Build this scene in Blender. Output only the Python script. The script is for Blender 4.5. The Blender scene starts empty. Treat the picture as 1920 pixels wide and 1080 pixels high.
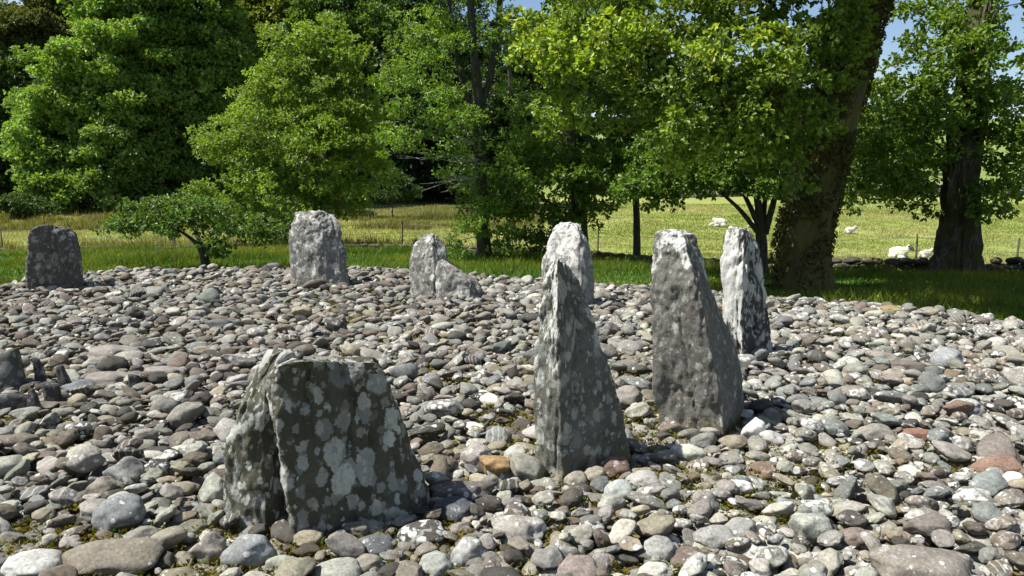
import bpy, bmesh, math, random
import numpy as np
from mathutils import Vector, Matrix

random.seed(7)
rng = np.random.default_rng(11)
SC = bpy.context.scene
COL = SC.collection

# ------------------------------------------------------------------ camera, sky, sun, exposure
F = 1400.0                                   # focal length in photo pixels (1920 wide)
CAM_H = 1.6
PITCH = math.radians(8.53)
cam = bpy.data.objects.new('camera', bpy.data.cameras.new('camera'))
COL.objects.link(cam)
cam.location = (0, 0, CAM_H)
cam.rotation_euler = (math.radians(90) - PITCH, 0, 0)
cam.data.sensor_width = 36
cam.data.lens = 36 * F / 1920
cam.data.clip_end = 3000
cam.data.clip_start = 0.05
SC.camera = cam

SUN_EL = math.radians(57)
SUN_AZ = math.atan2(-1.0, -0.2)             # clockwise from +Y
sd = Vector((math.sin(SUN_AZ) * math.cos(SUN_EL), math.cos(SUN_AZ) * math.cos(SUN_EL), math.sin(SUN_EL)))
sl = bpy.data.lights.new('sun', 'SUN')
sl.energy = 5.0
sl.angle = math.radians(0.5)
sl.color = (1.0, 0.965, 0.9)
so = bpy.data.objects.new('sun', sl)
COL.objects.link(so)
so.rotation_euler = sd.to_track_quat('Z', 'Y').to_euler()
so.location = (-20, 10, 40)

W = bpy.data.worlds.new('World')
SC.world = W
W.use_nodes = True
wt = W.node_tree
bg = wt.nodes['Background']
sky = wt.nodes.new('ShaderNodeTexSky')
sky.sky_type = 'NISHITA'
sky.sun_disc = False
sky.sun_elevation = SUN_EL
sky.sun_rotation = SUN_AZ
sky.air_density = 1.0
sky.dust_density = 0.4
sky.ozone_density = 2.0
# a few thin fair-weather clouds
tc = wt.nodes.new('ShaderNodeTexCoord')
mp = wt.nodes.new('ShaderNodeMapping')
mp.inputs['Scale'].default_value = (2.2, 2.2, 6.0)
mp.inputs['Location'].default_value = (0.4, 0.1, 0.35)
cn = wt.nodes.new('ShaderNodeTexNoise')
cn.inputs['Scale'].default_value = 1.6
cn.inputs['Detail'].default_value = 6
cr = wt.nodes.new('ShaderNodeMapRange')
cr.inputs[1].default_value = 0.5
cr.inputs[2].default_value = 0.68
cr.inputs[3].default_value = 0.0
cr.inputs[4].default_value = 0.75
mx = wt.nodes.new('ShaderNodeMix')
mx.data_type = 'RGBA'
mx.inputs[7].default_value = (7.0, 7.3, 7.8, 1)
wt.links.new(tc.outputs['Generated'], mp.inputs[0])
wt.links.new(mp.outputs[0], cn.inputs['Vector'])
wt.links.new(cn.outputs[0], cr.inputs[0])
wt.links.new(cr.outputs[0], mx.inputs[0])
wt.links.new(sky.outputs[0], mx.inputs[6])
wt.links.new(mx.outputs[2], bg.inputs[0])
bg.inputs[1].default_value = 0.068

SC.view_settings.view_transform = 'Standard'
SC.view_settings.look = 'None'
SC.view_settings.exposure = 0.98
SC.view_settings.gamma = 1.0
SC.cycles.max_bounces = 6
SC.cycles.diffuse_bounces = 3
SC.cycles.transmission_bounces = 3
SC.cycles.use_denoising = True

# ------------------------------------------------------------------ measuring helpers
CP, SP = math.cos(PITCH), math.sin(PITCH)

def P(px, py, Y):
    """The point of the place seen at photo pixel (px, py), Y metres ahead of the camera."""
    dx, dy = (px - 960) / F, -(py - 540) / F
    d = (dx, CP + dy * SP, -SP + dy * CP)
    t = Y / d[1]
    return np.array((d[0] * t, Y, CAM_H + d[2] * t))

def proj(p):
    """Photo pixel of world points (N,3), and their depth."""
    p = np.atleast_2d(p)
    y, z = p[:, 1], p[:, 2] - CAM_H
    dep = y * CP - z * SP
    up = y * SP + z * CP
    dep = np.where(np.abs(dep) < 1e-6, 1e-6, dep)
    return np.stack((960 + F * p[:, 0] / dep, 540 - F * up / dep, dep), 1)

# cairn edge measured on the photo (surface level z=0)
EDGE_PX = [(-60, 548), (0, 533), (100, 521), (250, 508), (400, 502), (550, 500), (700, 504), (850, 512), (1000, 521), (1250, 539),
           (1450, 553), (1600, 566), (1750, 581), (1920, 604), (2050, 626)]
def ground_at(px, py, z=0.0):
    a = P(px, py, 1.0)
    return a * 0 + np.array((a[0], 1.0, 0)) * ((CAM_H - z) / (CAM_H - a[2]))
EDGE = [ground_at(px, py)[:2] for px, py in EDGE_PX]
EDGE = np.array([(-13, 3.5), (-12.6, 7.5)] + [tuple(e) for e in EDGE] + [(7.6, 5.5), (7.2, 1.5), (4, -3), (-4, -4), (-9, -2)])

def edge_sd(x, y):
    """signed distance to the cairn edge, positive inside"""
    x = np.asarray(x, float); y = np.asarray(y, float)
    d = np.full(x.shape, 1e9); inside = np.zeros(x.shape, bool)
    n = len(EDGE)
    for i in range(n):
        ax, ay = EDGE[i]; bx, by = EDGE[(i + 1) % n]
        vx, vy = bx - ax, by - ay
        t = np.clip(((x - ax) * vx + (y - ay) * vy) / (vx * vx + vy * vy), 0, 1)
        d = np.minimum(d, np.hypot(x - ax - t * vx, y - ay - t * vy))
        c = ((ay > y) != (by > y))
        with np.errstate(divide='ignore', invalid='ignore'):
            xi = vx * (y - ay) / (vy if vy != 0 else 1e-9) + ax
        inside ^= c & (x < xi)
    return np.where(inside, d, -d)

def hash3(ix, iy, iz):
    h = (ix.astype(np.int64) * 374761393 + iy.astype(np.int64) * 668265263 + iz.astype(np.int64) * 2147483647) & 0xffffffff
    h = ((h ^ (h >> 13)) * 1274126177) & 0xffffffff
    h = ((h ^ (h >> 16)) * 2246822519) & 0xffffffff
    return ((h ^ (h >> 15)) & 0xffffff) / float(0xffffff)

def vnoise(p):
    """value noise, -1..1"""
    i = np.floor(p).astype(np.int64); f = p - i
    u = f * f * (3 - 2 * f)
    r = 0
    for a in (0, 1):
        for b in (0, 1):
            for c in (0, 1):
                w = (u[:, 0] if a else 1 - u[:, 0]) * (u[:, 1] if b else 1 - u[:, 1]) * (u[:, 2] if c else 1 - u[:, 2])
                r = r + w * hash3(i[:, 0] + a, i[:, 1] + b, i[:, 2] + c)
    return r * 2 - 1

def fbm(p, oct=4, gain=0.5):
    r = 0; a = 1; q = np.array(p, float)
    for k in range(oct):
        r = r + a * vnoise(q + 17.3 * k); q = q * 2.03; a *= gain
    return r

TAB_Y = [0, 12, 15, 18, 22, 32, 42, 60, 75, 110, 160, 250, 420, 900]
TAB_Z = [-.4, -.42, -.5, -.75, -1.15, -1.85, -1.55, -.7, -.1, 2.8, 9, 20, 28, 34]
def terrain(x, y, fine=True):
    x = np.asarray(x, float); y = np.asarray(y, float)
    s = 5.0 * (1 - np.clip((x + 2) / 7, 0, 1))
    z = np.interp(y - s, TAB_Y, TAB_Z)
    q = np.stack((x * .12, y * .12, x * 0), -1).reshape(-1, 3)
    far = np.clip((y - 15) / 15, 0, 1)
    z = z + (vnoise(q).reshape(x.shape) * 0.18 * far)
    q2 = np.stack((x * .9, y * .9, x * 0 + 3), -1).reshape(-1, 3)
    z = z + vnoise(q2).reshape(x.shape) * 0.03
    d = edge_sd(x, y)
    m = np.clip((d + 0.75) / 0.95, 0, 1); m = m * m * (3 - 2 * m)
    return z * (1 - m) + (-0.055) * m

def tz(x, y):
    return float(terrain(np.array([x]), np.array([y]))[0])

def hit(px, py):
    """terrain point seen at photo pixel"""
    for Y in np.arange(8, 140, 0.1):
        p = P(px, py, Y)
        if p[2] <= tz(p[0], Y): return np.array((p[0], Y, tz(p[0], Y)))
    return P(px, py, 60)

# ------------------------------------------------------------------ mesh and object helpers
def mesh_np(name, v, faces, mat, parent=None, smooth=True, col=None, loc=None, extra=None):
    """faces: list of (n,k) int arrays. col: per-vertex colour (N,3)"""
    me = bpy.data.meshes.new(name)
    v = np.asarray(v, np.float32)
    me.vertices.add(len(v)); me.vertices.foreach_set('co', v.ravel())
    faces = [np.asarray(f, np.int32) for f in faces if len(f)]
    nl = sum(f.size for f in faces); nf = sum(len(f) for f in faces)
    me.loops.add(nl); me.loops.foreach_set('vertex_index', np.concatenate([f.ravel() for f in faces]))
    ls = []; off = 0
    for f in faces:
        ls.append(off + np.arange(len(f)) * f.shape[1]); off += f.size
    me.polygons.add(nf); me.polygons.foreach_set('loop_start', np.concatenate(ls).astype(np.int32))
    me.polygons.foreach_set('use_smooth', np.full(nf, smooth))
    if col is not None:
        a = me.attributes.new('own_colour', 'FLOAT_COLOR', 'POINT')
        c = np.ones((len(v), 4), np.float32)
        c[:, :col.shape[1]] = col
        a.data.foreach_set('color', c.ravel())
    if extra:
        for k, arr in extra.items():
            a = me.attributes.new(k, 'FLOAT', 'POINT'); a.data.foreach_set('value', np.asarray(arr, np.float32))
    me.materials.append(mat)
    me.update(calc_edges=True)
    o = bpy.data.objects.new(name, me)
    COL.objects.link(o)
    if parent is not None: o.parent = parent
    if loc is not None: o.location = loc
    return o

def tag(o, label=None, cat=None, group=None, kind=None):
    if label: o['label'] = label
    if cat: o['category'] = cat
    if group: o['group'] = group
    if kind: o['kind'] = kind
    return o

def empty(name, loc):
    o = bpy.data.objects.new(name, None)
    COL.objects.link(o); o.location = tuple(map(float, loc)); o.empty_display_size = 0.2
    return o

def nrm(a):
    return a / np.maximum(np.linalg.norm(a, axis=-1, keepdims=True), 1e-9)

# ------------------------------------------------------------------ materials
class NT:
    def __init__(s, name):
        s.m = bpy.data.materials.new(name); s.m.use_nodes = True
        s.t = s.m.node_tree; s.n = s.t.nodes
        s.b = s.n['Principled BSDF']; s.out = s.n['Material Output']
        s.b.inputs['Specular IOR Level'].default_value = 0.3
    def add(s, typ, **kw):
        n = s.n.new(typ)
        for k, v in kw.items(): setattr(n, k, v)
        return n
    def l(s, a, b): s.t.links.new(a, b)
    def pos(s, scale=(1, 1, 1), obj=False):
        if obj: src = s.add('ShaderNodeTexCoord').outputs['Object']
        else: src = s.add('ShaderNodeNewGeometry').outputs['Position']
        m = s.add('ShaderNodeMapping'); m.inputs['Scale'].default_value = scale
        s.l(src, m.inputs[0]); return m.outputs[0]
    def noise(s, vec, scale, detail=4, rough=.55, dist=0):
        n = s.add('ShaderNodeTexNoise'); n.inputs['Scale'].default_value = scale; n.inputs['Detail'].default_value = detail
        n.inputs['Roughness'].default_value = rough; n.inputs['Distortion'].default_value = dist
        s.l(vec, n.inputs['Vector']); return n
    def vor(s, vec, scale, feature='F1', rnd=1.0):
        n = s.add('ShaderNodeTexVoronoi', feature=feature); n.inputs['Scale'].default_value = scale
        n.inputs['Randomness'].default_value = rnd
        s.l(vec, n.inputs['Vector']); return n
    def rng(s, v, a, b, c=0., d=1.):
        n = s.add('ShaderNodeMapRange'); n.inputs[1].default_value = a; n.inputs[2].default_value = b
        n.inputs[3].default_value = c; n.inputs[4].default_value = d
        s.l(v, n.inputs[0]); return n.outputs[0]
    def math(s, op, a, b=None):
        n = s.add('ShaderNodeMath', operation=op)
        for i, x in enumerate((a, b)):
            if x is None: continue
            if isinstance(x, (int, float)): n.inputs[i].default_value = x
            else: s.l(x, n.inputs[i])
        return n.outputs[0]
    def mix(s, f, a, b, mode='MIX'):
        n = s.add('ShaderNodeMix', data_type='RGBA', blend_type=mode)
        for i, x in ((0, f), (6, a), (7, b)):
            if isinstance(x, (int, float)): n.inputs[i].default_value = x
            elif isinstance(x, tuple): n.inputs[i].default_value = (*x, 1) if len(x) == 3 else x
            else: s.l(x, n.inputs[i])
        return n.outputs[2]
    def attr(s, name):
        n = s.add('ShaderNodeAttribute'); n.attribute_name = name; return n
    def bump(s, h, strength=.5, dist=.02, prev=None):
        n = s.add('ShaderNodeBump'); n.inputs['Strength'].default_value = strength; n.inputs['Distance'].default_value = dist
        s.l(h, n.inputs['Height'])
        if prev is not None: s.l(prev, n.inputs['Normal'])
        s.l(n.outputs[0], s.b.inputs['Normal']); return n.outputs[0]
    def base(s, c, rough=.85):
        if isinstance(c, tuple): s.b.inputs['Base Color'].default_value = (*c, 1)
        else: s.l(c, s.b.inputs['Base Color'])
        s.b.inputs['Roughness'].default_value = rough
        return s.m

def mat_leaf(name, trans=.45, gloss=.5):
    t = NT(name)
    a = t.attr('own_colour').outputs['Color']
    t.base(a, .5); t.b.inputs['Specular IOR Level'].default_value = gloss
    tr = t.add('ShaderNodeBsdfTranslucent')
    t.l(t.mix(1.0, a, (1.35, 1.3, .4), 'MULTIPLY'), tr.inputs[0])
    ms = t.add('ShaderNodeMixShader'); ms.inputs[0].default_value = trans
    t.l(t.b.outputs[0], ms.inputs[1]); t.l(tr.outputs[0], ms.inputs[2])
    t.l(ms.outputs[0], t.out.inputs[0])
    return t.m

def mat_bark(name, dark, light, moss=(.07, .07, .015), mossy=.5):
    t = NT(name)
    v = t.pos((1, 1, .22)); v1 = t.pos()
    n = t.noise(v, 26, 6, .65, .4); n2 = t.noise(v1, 3.5, 5, .6); n3 = t.noise(v1, 14, 5, .7)
    c = t.mix(t.rng(n.outputs[0], .35, .65), dark, light)
    c = t.mix(t.rng(n2.outputs[0], .62 - .3 * mossy, .72 - .3 * mossy, 0, .85), c, t.mix(n3.outputs[0], moss, tuple(x * .45 for x in moss)))
    c = t.mix(t.rng(n3.outputs[0], .66, .72, 0, .6), c, (.32, .32, .27))
    t.bump(n.outputs[0], .9, .03)
    return t.base(c, .9)

def mat_rock(name, dark, mid, lich, cover=.5, scale=9., white=0., white_from=9., white_soft=.3, stripes=0., moss=.0, grey=(.3, .3, .27), zsquash=.75, fine_cover=.5, side=0.):
    t = NT(name)
    p = t.pos((1, 1, zsquash)); p0 = t.pos()
    g = t.noise(p0, 6, 6, .62); g2 = t.noise(p0, 60, 5, .7); wv = t.noise(p0, 7, 3)
    c = t.mix(t.rng(g.outputs[0], .3, .7), dark, mid)
    c = t.mix(t.rng(g2.outputs[0], .35, .75, 0, .45), c, tuple(x * .45 for x in dark))
    # distorted coordinates for lichen outlines
    dn = t.noise(p0, 18, 7, .78)
    ad = t.add('ShaderNodeVectorMath', operation='MULTIPLY_ADD')
    t.l(dn.outputs['Color'], ad.inputs[0]); ad.inputs[1].default_value = (.075, .075, .075); t.l(p, ad.inputs[2])
    q = ad.outputs[0]
    masks = None; bumpsrc = g2.outputs[0]
    for k, (sc, cv, colr) in enumerate(((scale * 2.6, fine_cover * .8, grey), (scale * .72, cover * .45, tuple(x * .5 for x in lich)), (scale * 1.55, cover * .85, tuple(x * .66 for x in lich)), (scale, cover * .9, lich), (scale * 2.1, cover * .5, tuple(x * .85 for x in lich)), (scale * 4.2, cover * .4, tuple(x * .9 for x in lich)))):
        vo = t.vor(q, sc)
        sep = t.add('ShaderNodeSeparateColor'); t.l(vo.outputs['Color'], sep.inputs[0])
        thr = t.math('MULTIPLY', t.rng(sep.outputs[0], 1 - cv, 1, 0, 1), .62)
        m = t.rng(t.math('SUBTRACT', thr, vo.outputs['Distance']), 0, .05)
        sh = t.rng(sep.outputs[1], 0, 1, .6, 1.1)
        mul = t.add('ShaderNodeVectorMath', operation='SCALE'); mul.inputs[0].default_value = colr; t.l(sh, mul.inputs[3])
        mott = t.rng(g2.outputs[0], .3, .7, .75, 1.1)
        mul2 = t.add('ShaderNodeVectorMath', operation='SCALE'); t.l(mul.outputs[0], mul2.inputs[0]); t.l(mott, mul2.inputs[3])
        c = t.mix(t.math('MULTIPLY', m, .93), c, mul2.outputs[0])
    if white > 0:
        pz = t.pos((1, 1, .35 if stripes else .8))
        wn = t.noise(pz, 10 if stripes else 9, 6, .6, .3)
        sepz = t.add('ShaderNodeSeparateXYZ'); t.l(p0, sepz.inputs[0])
        zz = t.rng(t.math('ADD', sepz.outputs[2], t.math('MULTIPLY', t.math('SUBTRACT', wv.outputs[0], .5), .35)), white_from - white_soft, white_from + white_soft)
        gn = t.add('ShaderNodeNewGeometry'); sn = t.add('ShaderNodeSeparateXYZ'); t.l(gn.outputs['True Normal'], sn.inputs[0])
        wv_ = t.math('SUBTRACT', wn.outputs[0], t.math('MULTIPLY', sn.outputs[0], side))  # less white crust on right-facing sides: part lichen habit, part painted shade
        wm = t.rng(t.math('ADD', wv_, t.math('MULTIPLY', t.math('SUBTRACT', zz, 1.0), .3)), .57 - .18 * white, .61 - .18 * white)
        wc = t.mix(t.rng(g2.outputs[0], .35, .7), (.56, .55, .52), (.34, .335, .30))
        c = t.mix(t.math('MULTIPLY', wm, .92), c, wc)
    if moss > 0:
        sepm = t.add('ShaderNodeSeparateXYZ'); t.l(p0, sepm.inputs[0])
        mz = t.rng(sepm.outputs[2], 0.0, .28, 1, 0)
        mm = t.rng(t.math('ADD', t.math('MULTIPLY', mz, moss), t.math('MULTIPLY', t.math('SUBTRACT', t.noise(p0, 9, 6, .7).outputs[0], .5), 2.2)), .5, .75)
        c = t.mix(t.math('MULTIPLY', mm, .8), c, t.mix(g2.outputs[0], (.09, .07, .015), (.2, .16, .03)))
    pb = t.pos((1, 1, .5)); bn = t.noise(pb, 34, 8, .7)
    b1 = t.bump(bn.outputs[0], .75, .02)
    t.bump(g2.outputs[0], .8, .008, b1)
    return t.base(c, .92)

def mat_cobble():
    t = NT('cobble_stone')
    a = t.attr('own_colour'); lich = t.attr('lichen').outputs['Fac']; band = t.attr('band').outputs['Fac']
    p0 = t.pos()
    n1 = t.noise(p0, 11, 5, .65); n2 = t.noise(p0, 75, 5, .72); n3 = t.noise(p0, 28, 3, .6)
    c = t.mix(1.0, a.outputs['Color'], t.mix(t.rng(n1.outputs[0], .3, .7), (.72, .70, .68), (1.22, 1.22, 1.2)), 'MULTIPLY')
    c = t.mix(1.0, c, t.mix(t.rng(n2.outputs[0], .3, .72), (.5, .5, .5), (1.32, 1.32, 1.32)), 'MULTIPLY')
    # pale mineral veins on some
    wv = t.add('ShaderNodeTexWave'); wv.inputs['Scale'].default_value = 9; wv.inputs['Distortion'].default_value = 7; wv.inputs['Detail'].default_value = 3
    t.l(p0, wv.inputs['Vector'])
    c = t.mix(t.math('MULTIPLY', t.rng(wv.outputs['Fac'], .78, .95), t.math('MULTIPLY', band, .5)), c, (.5, .49, .46))
    # lichen
    ad = t.add('ShaderNodeVectorMath', operation='MULTIPLY_ADD')
    t.l(n3.outputs['Color'], ad.inputs[0]); ad.inputs[1].default_value = (.03, .03, .03); t.l(p0, ad.inputs[2])
    for sc, colr, k in ((24, (.46, .46, .43), 1.0), (55, (.36, .37, .34), .8)):
        vo = t.vor(ad.outputs[0], sc)
        sep = t.add('ShaderNodeSeparateColor'); t.l(vo.outputs['Color'], sep.inputs[0])
        thr = t.math('MULTIPLY', t.math('MAXIMUM', t.math('ADD', sep.outputs[0], t.math('SUBTRACT', t.math('MULTIPLY', lich, .55 * k), .98)), 0), 1.3)
        m = t.rng(t.math('SUBTRACT', thr, vo.outputs['Distance']), 0, .05)
        c = t.mix(t.math('MULTIPLY', m, .85), c, colr)
    # pale crust on upward faces of heavily lichened stones, brown moss low down
    cm = t.rng(t.math('ADD', t.noise(p0, 17, 6, .7).outputs[0], t.math('MULTIPLY', lich, .12)), .65, .72, 0, .45)
    c = t.mix(cm, c, (.42, .42, .39))
    sepz = t.add('ShaderNodeSeparateXYZ'); t.l(p0, sepz.inputs[0])
    mz = t.math('MULTIPLY', t.rng(sepz.outputs[2], -.02, .05, 1, 0), t.rng(t.noise(p0, 2.2, 4).outputs[0], .48, .6))
    mm = t.math('MULTIPLY', mz, t.rng(n3.outputs[0], .4, .6))
    c = t.mix(t.math('MULTIPLY', mm, .75), c, (.13, .10, .03))
    b1 = t.bump(n1.outputs[0], .35, .02)
    t.bump(n2.outputs[0], .45, .005, b1)
    return t.base(c, .88)

def mat_ground():
    t = NT('earth_and_turf')
    p0 = t.pos()
    soil = t.attr('cairn').outputs['Fac']; hill = t.attr('hill').outputs['Fac']; wood = t.attr('wood').outputs['Fac']; near = t.attr('lawn').outputs['Fac']
    n1 = t.noise(p0, .18, 5, .6); n2 = t.noise(p0, 1.6, 6, .65); n3 = t.noise(t.pos((1, .35, 1)), 6, 5, .7); n4 = t.noise(p0, 30, 4, .7)
    straw = t.mix(t.rng(n3.outputs[0], .3, .7), (.22, .22, .065), (.29, .285, .10))
    green = t.mix(t.rng(n3.outputs[0], .3, .7), (.13, .185, .03), (.2, .24, .04))
    f = t.mix(t.rng(t.math('ADD', t.math('MULTIPLY', n1.outputs[0], .6), t.math('MULTIPLY', n2.outputs[0], .4)), .42, .58), green, straw)
    f = t.mix(hill, f, t.mix(t.rng(n2.outputs[0], .35, .65), (.11, .17, .03), (.17, .2, .05)))
    f = t.mix(near, f, t.mix(t.rng(n3.outputs[0], .3, .7), (.05, .10, .012), (.08, .14, .02)))
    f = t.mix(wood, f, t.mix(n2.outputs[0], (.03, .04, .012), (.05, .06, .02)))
    s = t.mix(t.rng(n2.outputs[0], .4, .62), (.055, .042, .03), t.mix(t.rng(n4.outputs[0], .35, .65), (.12, .095, .02), (.2, .17, .035)))
    s = t.mix(t.rng(n4.outputs[0], .58, .7, 0, .7), s, (.16, .13, .1))
    c = t.mix(soil, f, s)
    t.bump(n4.outputs[0], .6, .03)
    return t.base(c, .95)

M_GROUND = mat_ground()
M_COB = mat_cobble()
M_LEAF = mat_leaf('leaf', .42)
M_GRASS = mat_leaf('grass_blade', .4, .15)
M_BARK = mat_bark('bark', (.022, .02, .016), (.075, .07, .058), mossy=.35)
M_BARKMOSS = mat_bark('mossy_bark', (.03, .025, .016), (.12, .10, .07), moss=(.12, .105, .022), mossy=.85)
M_BARKPALE = mat_bark('pale_bark', (.02, .018, .014), (.13, .118, .09), mossy=.6)
M_TWIG = mat_bark('twig', (.03, .027, .02), (.08, .075, .06), mossy=.2)

def simple(name, c, rough=.8, nsc=20, var=.35):
    t = NT(name); n = t.noise(t.pos(), nsc, 5, .65)
    t.bump(n.outputs[0], .4, .02)
    return t.base(t.mix(n.outputs[0], tuple(x * (1 - var) for x in c), tuple(x * (1 + var) for x in c)), rough)
M_WOOL = simple('wool', (.50, .475, .41), .95, 30, .2)
M_FACE = simple('sheep_face', (.5, .48, .44), .9, 30, .2)
M_DARKFACE = simple('dark_muzzle', (.06, .055, .05), .9, 30, .2)
M_POST = simple('weathered_post', (.06, .052, .042), .9, 25, .4)
M_WIRE = simple('wire', (.16, .16, .16), .5, 20, .2)
M_DEAD = simple('dead_wood', (.36, .34, .30), .9, 25, .3)

# ------------------------------------------------------------------ the ground
def axis(parts):
    out = []
    for a, b, s in parts: out += list(np.arange(a, b, s))
    return np.array(out + [parts[-1][1]])
gx = axis([(-400, -60, 17), (-60, -20, 2), (-20, 20, .3), (20, 60, 2), (60, 400, 17)])
gy = axis([(-60, -5, 5), (-5, 26, .3), (26, 70, 1), (70, 160, 4), (160, 900, 30)])
X, Y = np.meshgrid(gx, gy)
Z = terrain(X, Y)
nx, ny = len(gx), len(gy)
idx = np.arange(nx * ny).reshape(ny, nx)
quads = np.stack((idx[:-1, :-1], idx[:-1, 1:], idx[1:, 1:], idx[1:, :-1]), -1).reshape(-1, 4)
SDg = edge_sd(X, Y).ravel()
Xr, Yr = X.ravel(), Y.ravel()
SH = 5.0 * (1 - np.clip((Xr + 2) / 7, 0, 1))
wall_y = np.interp(Xr, [-20, -8, -2, 2, 6, 9, 16], [27, 25, 23.5, 21, 18.8, 18, 17.6])
g = mesh_np('ground', np.stack((Xr, Yr, Z.ravel()), 1), [quads], M_GROUND, extra={
    'cairn': np.clip((SDg + .2) / .25, 0, 1),
    'hill': np.clip((Yr - 66) / 10, 0, 1),
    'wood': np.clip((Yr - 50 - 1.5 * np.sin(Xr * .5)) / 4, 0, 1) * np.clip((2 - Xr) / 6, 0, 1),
    'lawn': np.clip((wall_y - Yr) / 1.0, 0, 1)})
tag(g, kind='structure')

# ------------------------------------------------------------------ standing stones
def stone_mesh(Y0, rings, per_edge=20, sub=14, amp=.012, ridge=.010, seed=0, smooth_it=2, cap=.012, sink=.12, chip=.0, grooves=(), crease=1.0):
    """rings: bottom to top, each a closed list of (px, py, dY) corners in the same order (front-left, ... anticlockwise from above)"""
    nc = len(rings[0])
    R = np.array([[P(px, py, Y0 + dY) for px, py, dY in r] for r in rings])          # (levels, corners, 3)
    low = R[:1].copy(); low[..., 2] -= sink; R = np.concatenate((low, R))
    lev = []
    for i in range(len(R) - 1):
        k = sub if i else 3
        for j in range(k): lev.append(R[i] + (R[i + 1] - R[i]) * j / k)
    lev.append(R[-1]); R = np.array(lev)
    ring = []
    for i in range(nc):
        a, b = R[:, i], R[:, (i + 1) % nc]
        for j in range(per_edge): ring.append(a + (b - a) * j / per_edge)
    G = np.stack(ring, 1)                                                            # (L, N, 3)
    for k in range(14):
        G[1:-1] = .5 * G[1:-1] + .25 * (G[:-2] + G[2:])
        if k < smooth_it: G = .5 * G + .25 * (np.roll(G, 1, 1) + np.roll(G, -1, 1))
    L, N = G.shape[:2]
    top = G[-1]; c = top.mean(0); caps = []
    for k, tt in enumerate((.8, .58, .36, .16)):
        q = c + (top - c) * tt; q[:, 2] += cap * (1 - tt); caps.append(q)
    G = np.concatenate((G, np.array(caps))); L = len(G)
    cen = G.mean(1, keepdims=True); out = G - cen; out[..., 2] *= .25; out = nrm(out)
    out[-4:] = np.array((0, 0, 1.0))
    p = G.reshape(-1, 3) + seed * 13.7
    n1 = fbm(p * 2.6, 3); n2 = fbm(p * np.array((24, 24, 4.5)), 4, .6); n3 = fbm(p * 30, 4, .65)
    cr = np.abs(fbm(p * np.array((6, 6, 1.3)) + 3, 4, .55))
    st = fbm(p * np.array((8, 8, 3.5)) + 9, 3); st = np.round(st * 4) / 4                 # flaked steps
    d = amp * 1.2 * n1 + ridge * 1.1 * n2 + .007 * n3 + ridge * .7 * st - .055 * np.clip(fbm(p * np.array((5.5, 5.5, 3.2)) + 21, 3) - .3, 0, 1) - np.clip(.16 - cr, 0, 1) * ridge * 16 * crease
    if chip:                                                                          # broken, stepped top edges
        zt = G[..., 2].reshape(-1); zr = (zt - zt.min()) / (zt.max() - zt.min())
        d = d - chip * np.clip(fbm(p * 9 + 5, 3), 0, 1) * np.clip(zr * 1.6 - .6, 0, 1)
    flat = G.reshape(-1, 3); o2 = out.reshape(-1, 3)
    for (ax, ay), (bx, by_), wpx, dep in grooves:                                         # long cracks in the front face
        q = proj(flat); u = np.clip(((q[:, 0] - ax) * (bx - ax) + (q[:, 1] - ay) * (by_ - ay)) / ((bx - ax) ** 2 + (by_ - ay) ** 2), 0, 1)
        wob = 4 * vnoise(np.stack((u * 9, u * 0 + ax, u * 0), 1))
        dist = np.hypot(q[:, 0] - ax - u * (bx - ax) + wob, q[:, 1] - ay - u * (by_ - ay))
        d = d - dep * np.clip(1 - dist / wpx, 0, 1) * (o2[:, 1] < 0)
    G = flat + o2 * d[:, None]
    idx = np.arange(L * N).reshape(L, N); nx_ = np.roll(idx, -1, 1)
    q = np.stack((idx[:-1], nx_[:-1], nx_[1:], idx[1:]), -1).reshape(-1, 4)
    G = np.concatenate((G, [G[-N:].mean(0) + (0, 0, cap * .2)]))
    tri = np.stack((idx[-1], nx_[-1], np.full(N, L * N)), -1)
    return G, [q, tri]

STONES = []     # (outline in photo pixels, depth) for leaving cobbles out of the footprints
def standing(name, Y0, rings, mat, label, parent=None, cat='standing stone', group='stones of the prehistoric circle', **kw):
    v, f = stone_mesh(Y0, rings, **kw)
    loc = v.mean(0); loc[2] = 0
    o = mesh_np(name, v - loc, f, mat, loc=loc)
    if parent is None: tag(o, label, cat, group)
    else:
        o.parent = parent; o.location = loc - np.array(parent.location)
    foot = np.array([P(px, py, Y0 + dY)[:2] for px, py, dY in rings[0]])
    STONES.append((foot, [(px, py) for r in rings for px, py, _ in r], Y0))
    return o

R_BROAD = mat_rock('lichen_slab', (.05, .049, .033), (.115, .11, .076), (.47, .48, .43), cover=.85, scale=8.2, moss=.25, grey=(.24, .245, .21), fine_cover=.85, white=.3, white_from=.93, white_soft=.05)
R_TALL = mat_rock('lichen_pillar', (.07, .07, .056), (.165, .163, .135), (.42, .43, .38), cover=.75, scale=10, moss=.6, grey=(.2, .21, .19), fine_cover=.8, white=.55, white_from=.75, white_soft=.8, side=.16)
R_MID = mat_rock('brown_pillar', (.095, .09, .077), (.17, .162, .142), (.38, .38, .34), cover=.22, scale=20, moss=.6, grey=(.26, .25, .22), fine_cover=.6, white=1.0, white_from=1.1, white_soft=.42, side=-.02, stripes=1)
R_MIDSIDE = R_MID
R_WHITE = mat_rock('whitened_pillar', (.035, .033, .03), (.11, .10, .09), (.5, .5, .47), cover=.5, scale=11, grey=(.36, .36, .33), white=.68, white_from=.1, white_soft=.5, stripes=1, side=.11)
R_GREY = mat_rock('grey_slab', (.12, .115, .10), (.24, .23, .2), (.5, .5, .46), cover=.5, scale=13, moss=.3, grey=(.42, .42, .39), white=.5, white_from=.6, white_soft=.6)
R_DARK = mat_rock('dark_slab', (.065, .062, .053), (.13, .125, .105), (.34, .34, .31), cover=.5, scale=11, grey=(.2, .2, .185), white=.5, white_from=.98, white_soft=.06)
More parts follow.
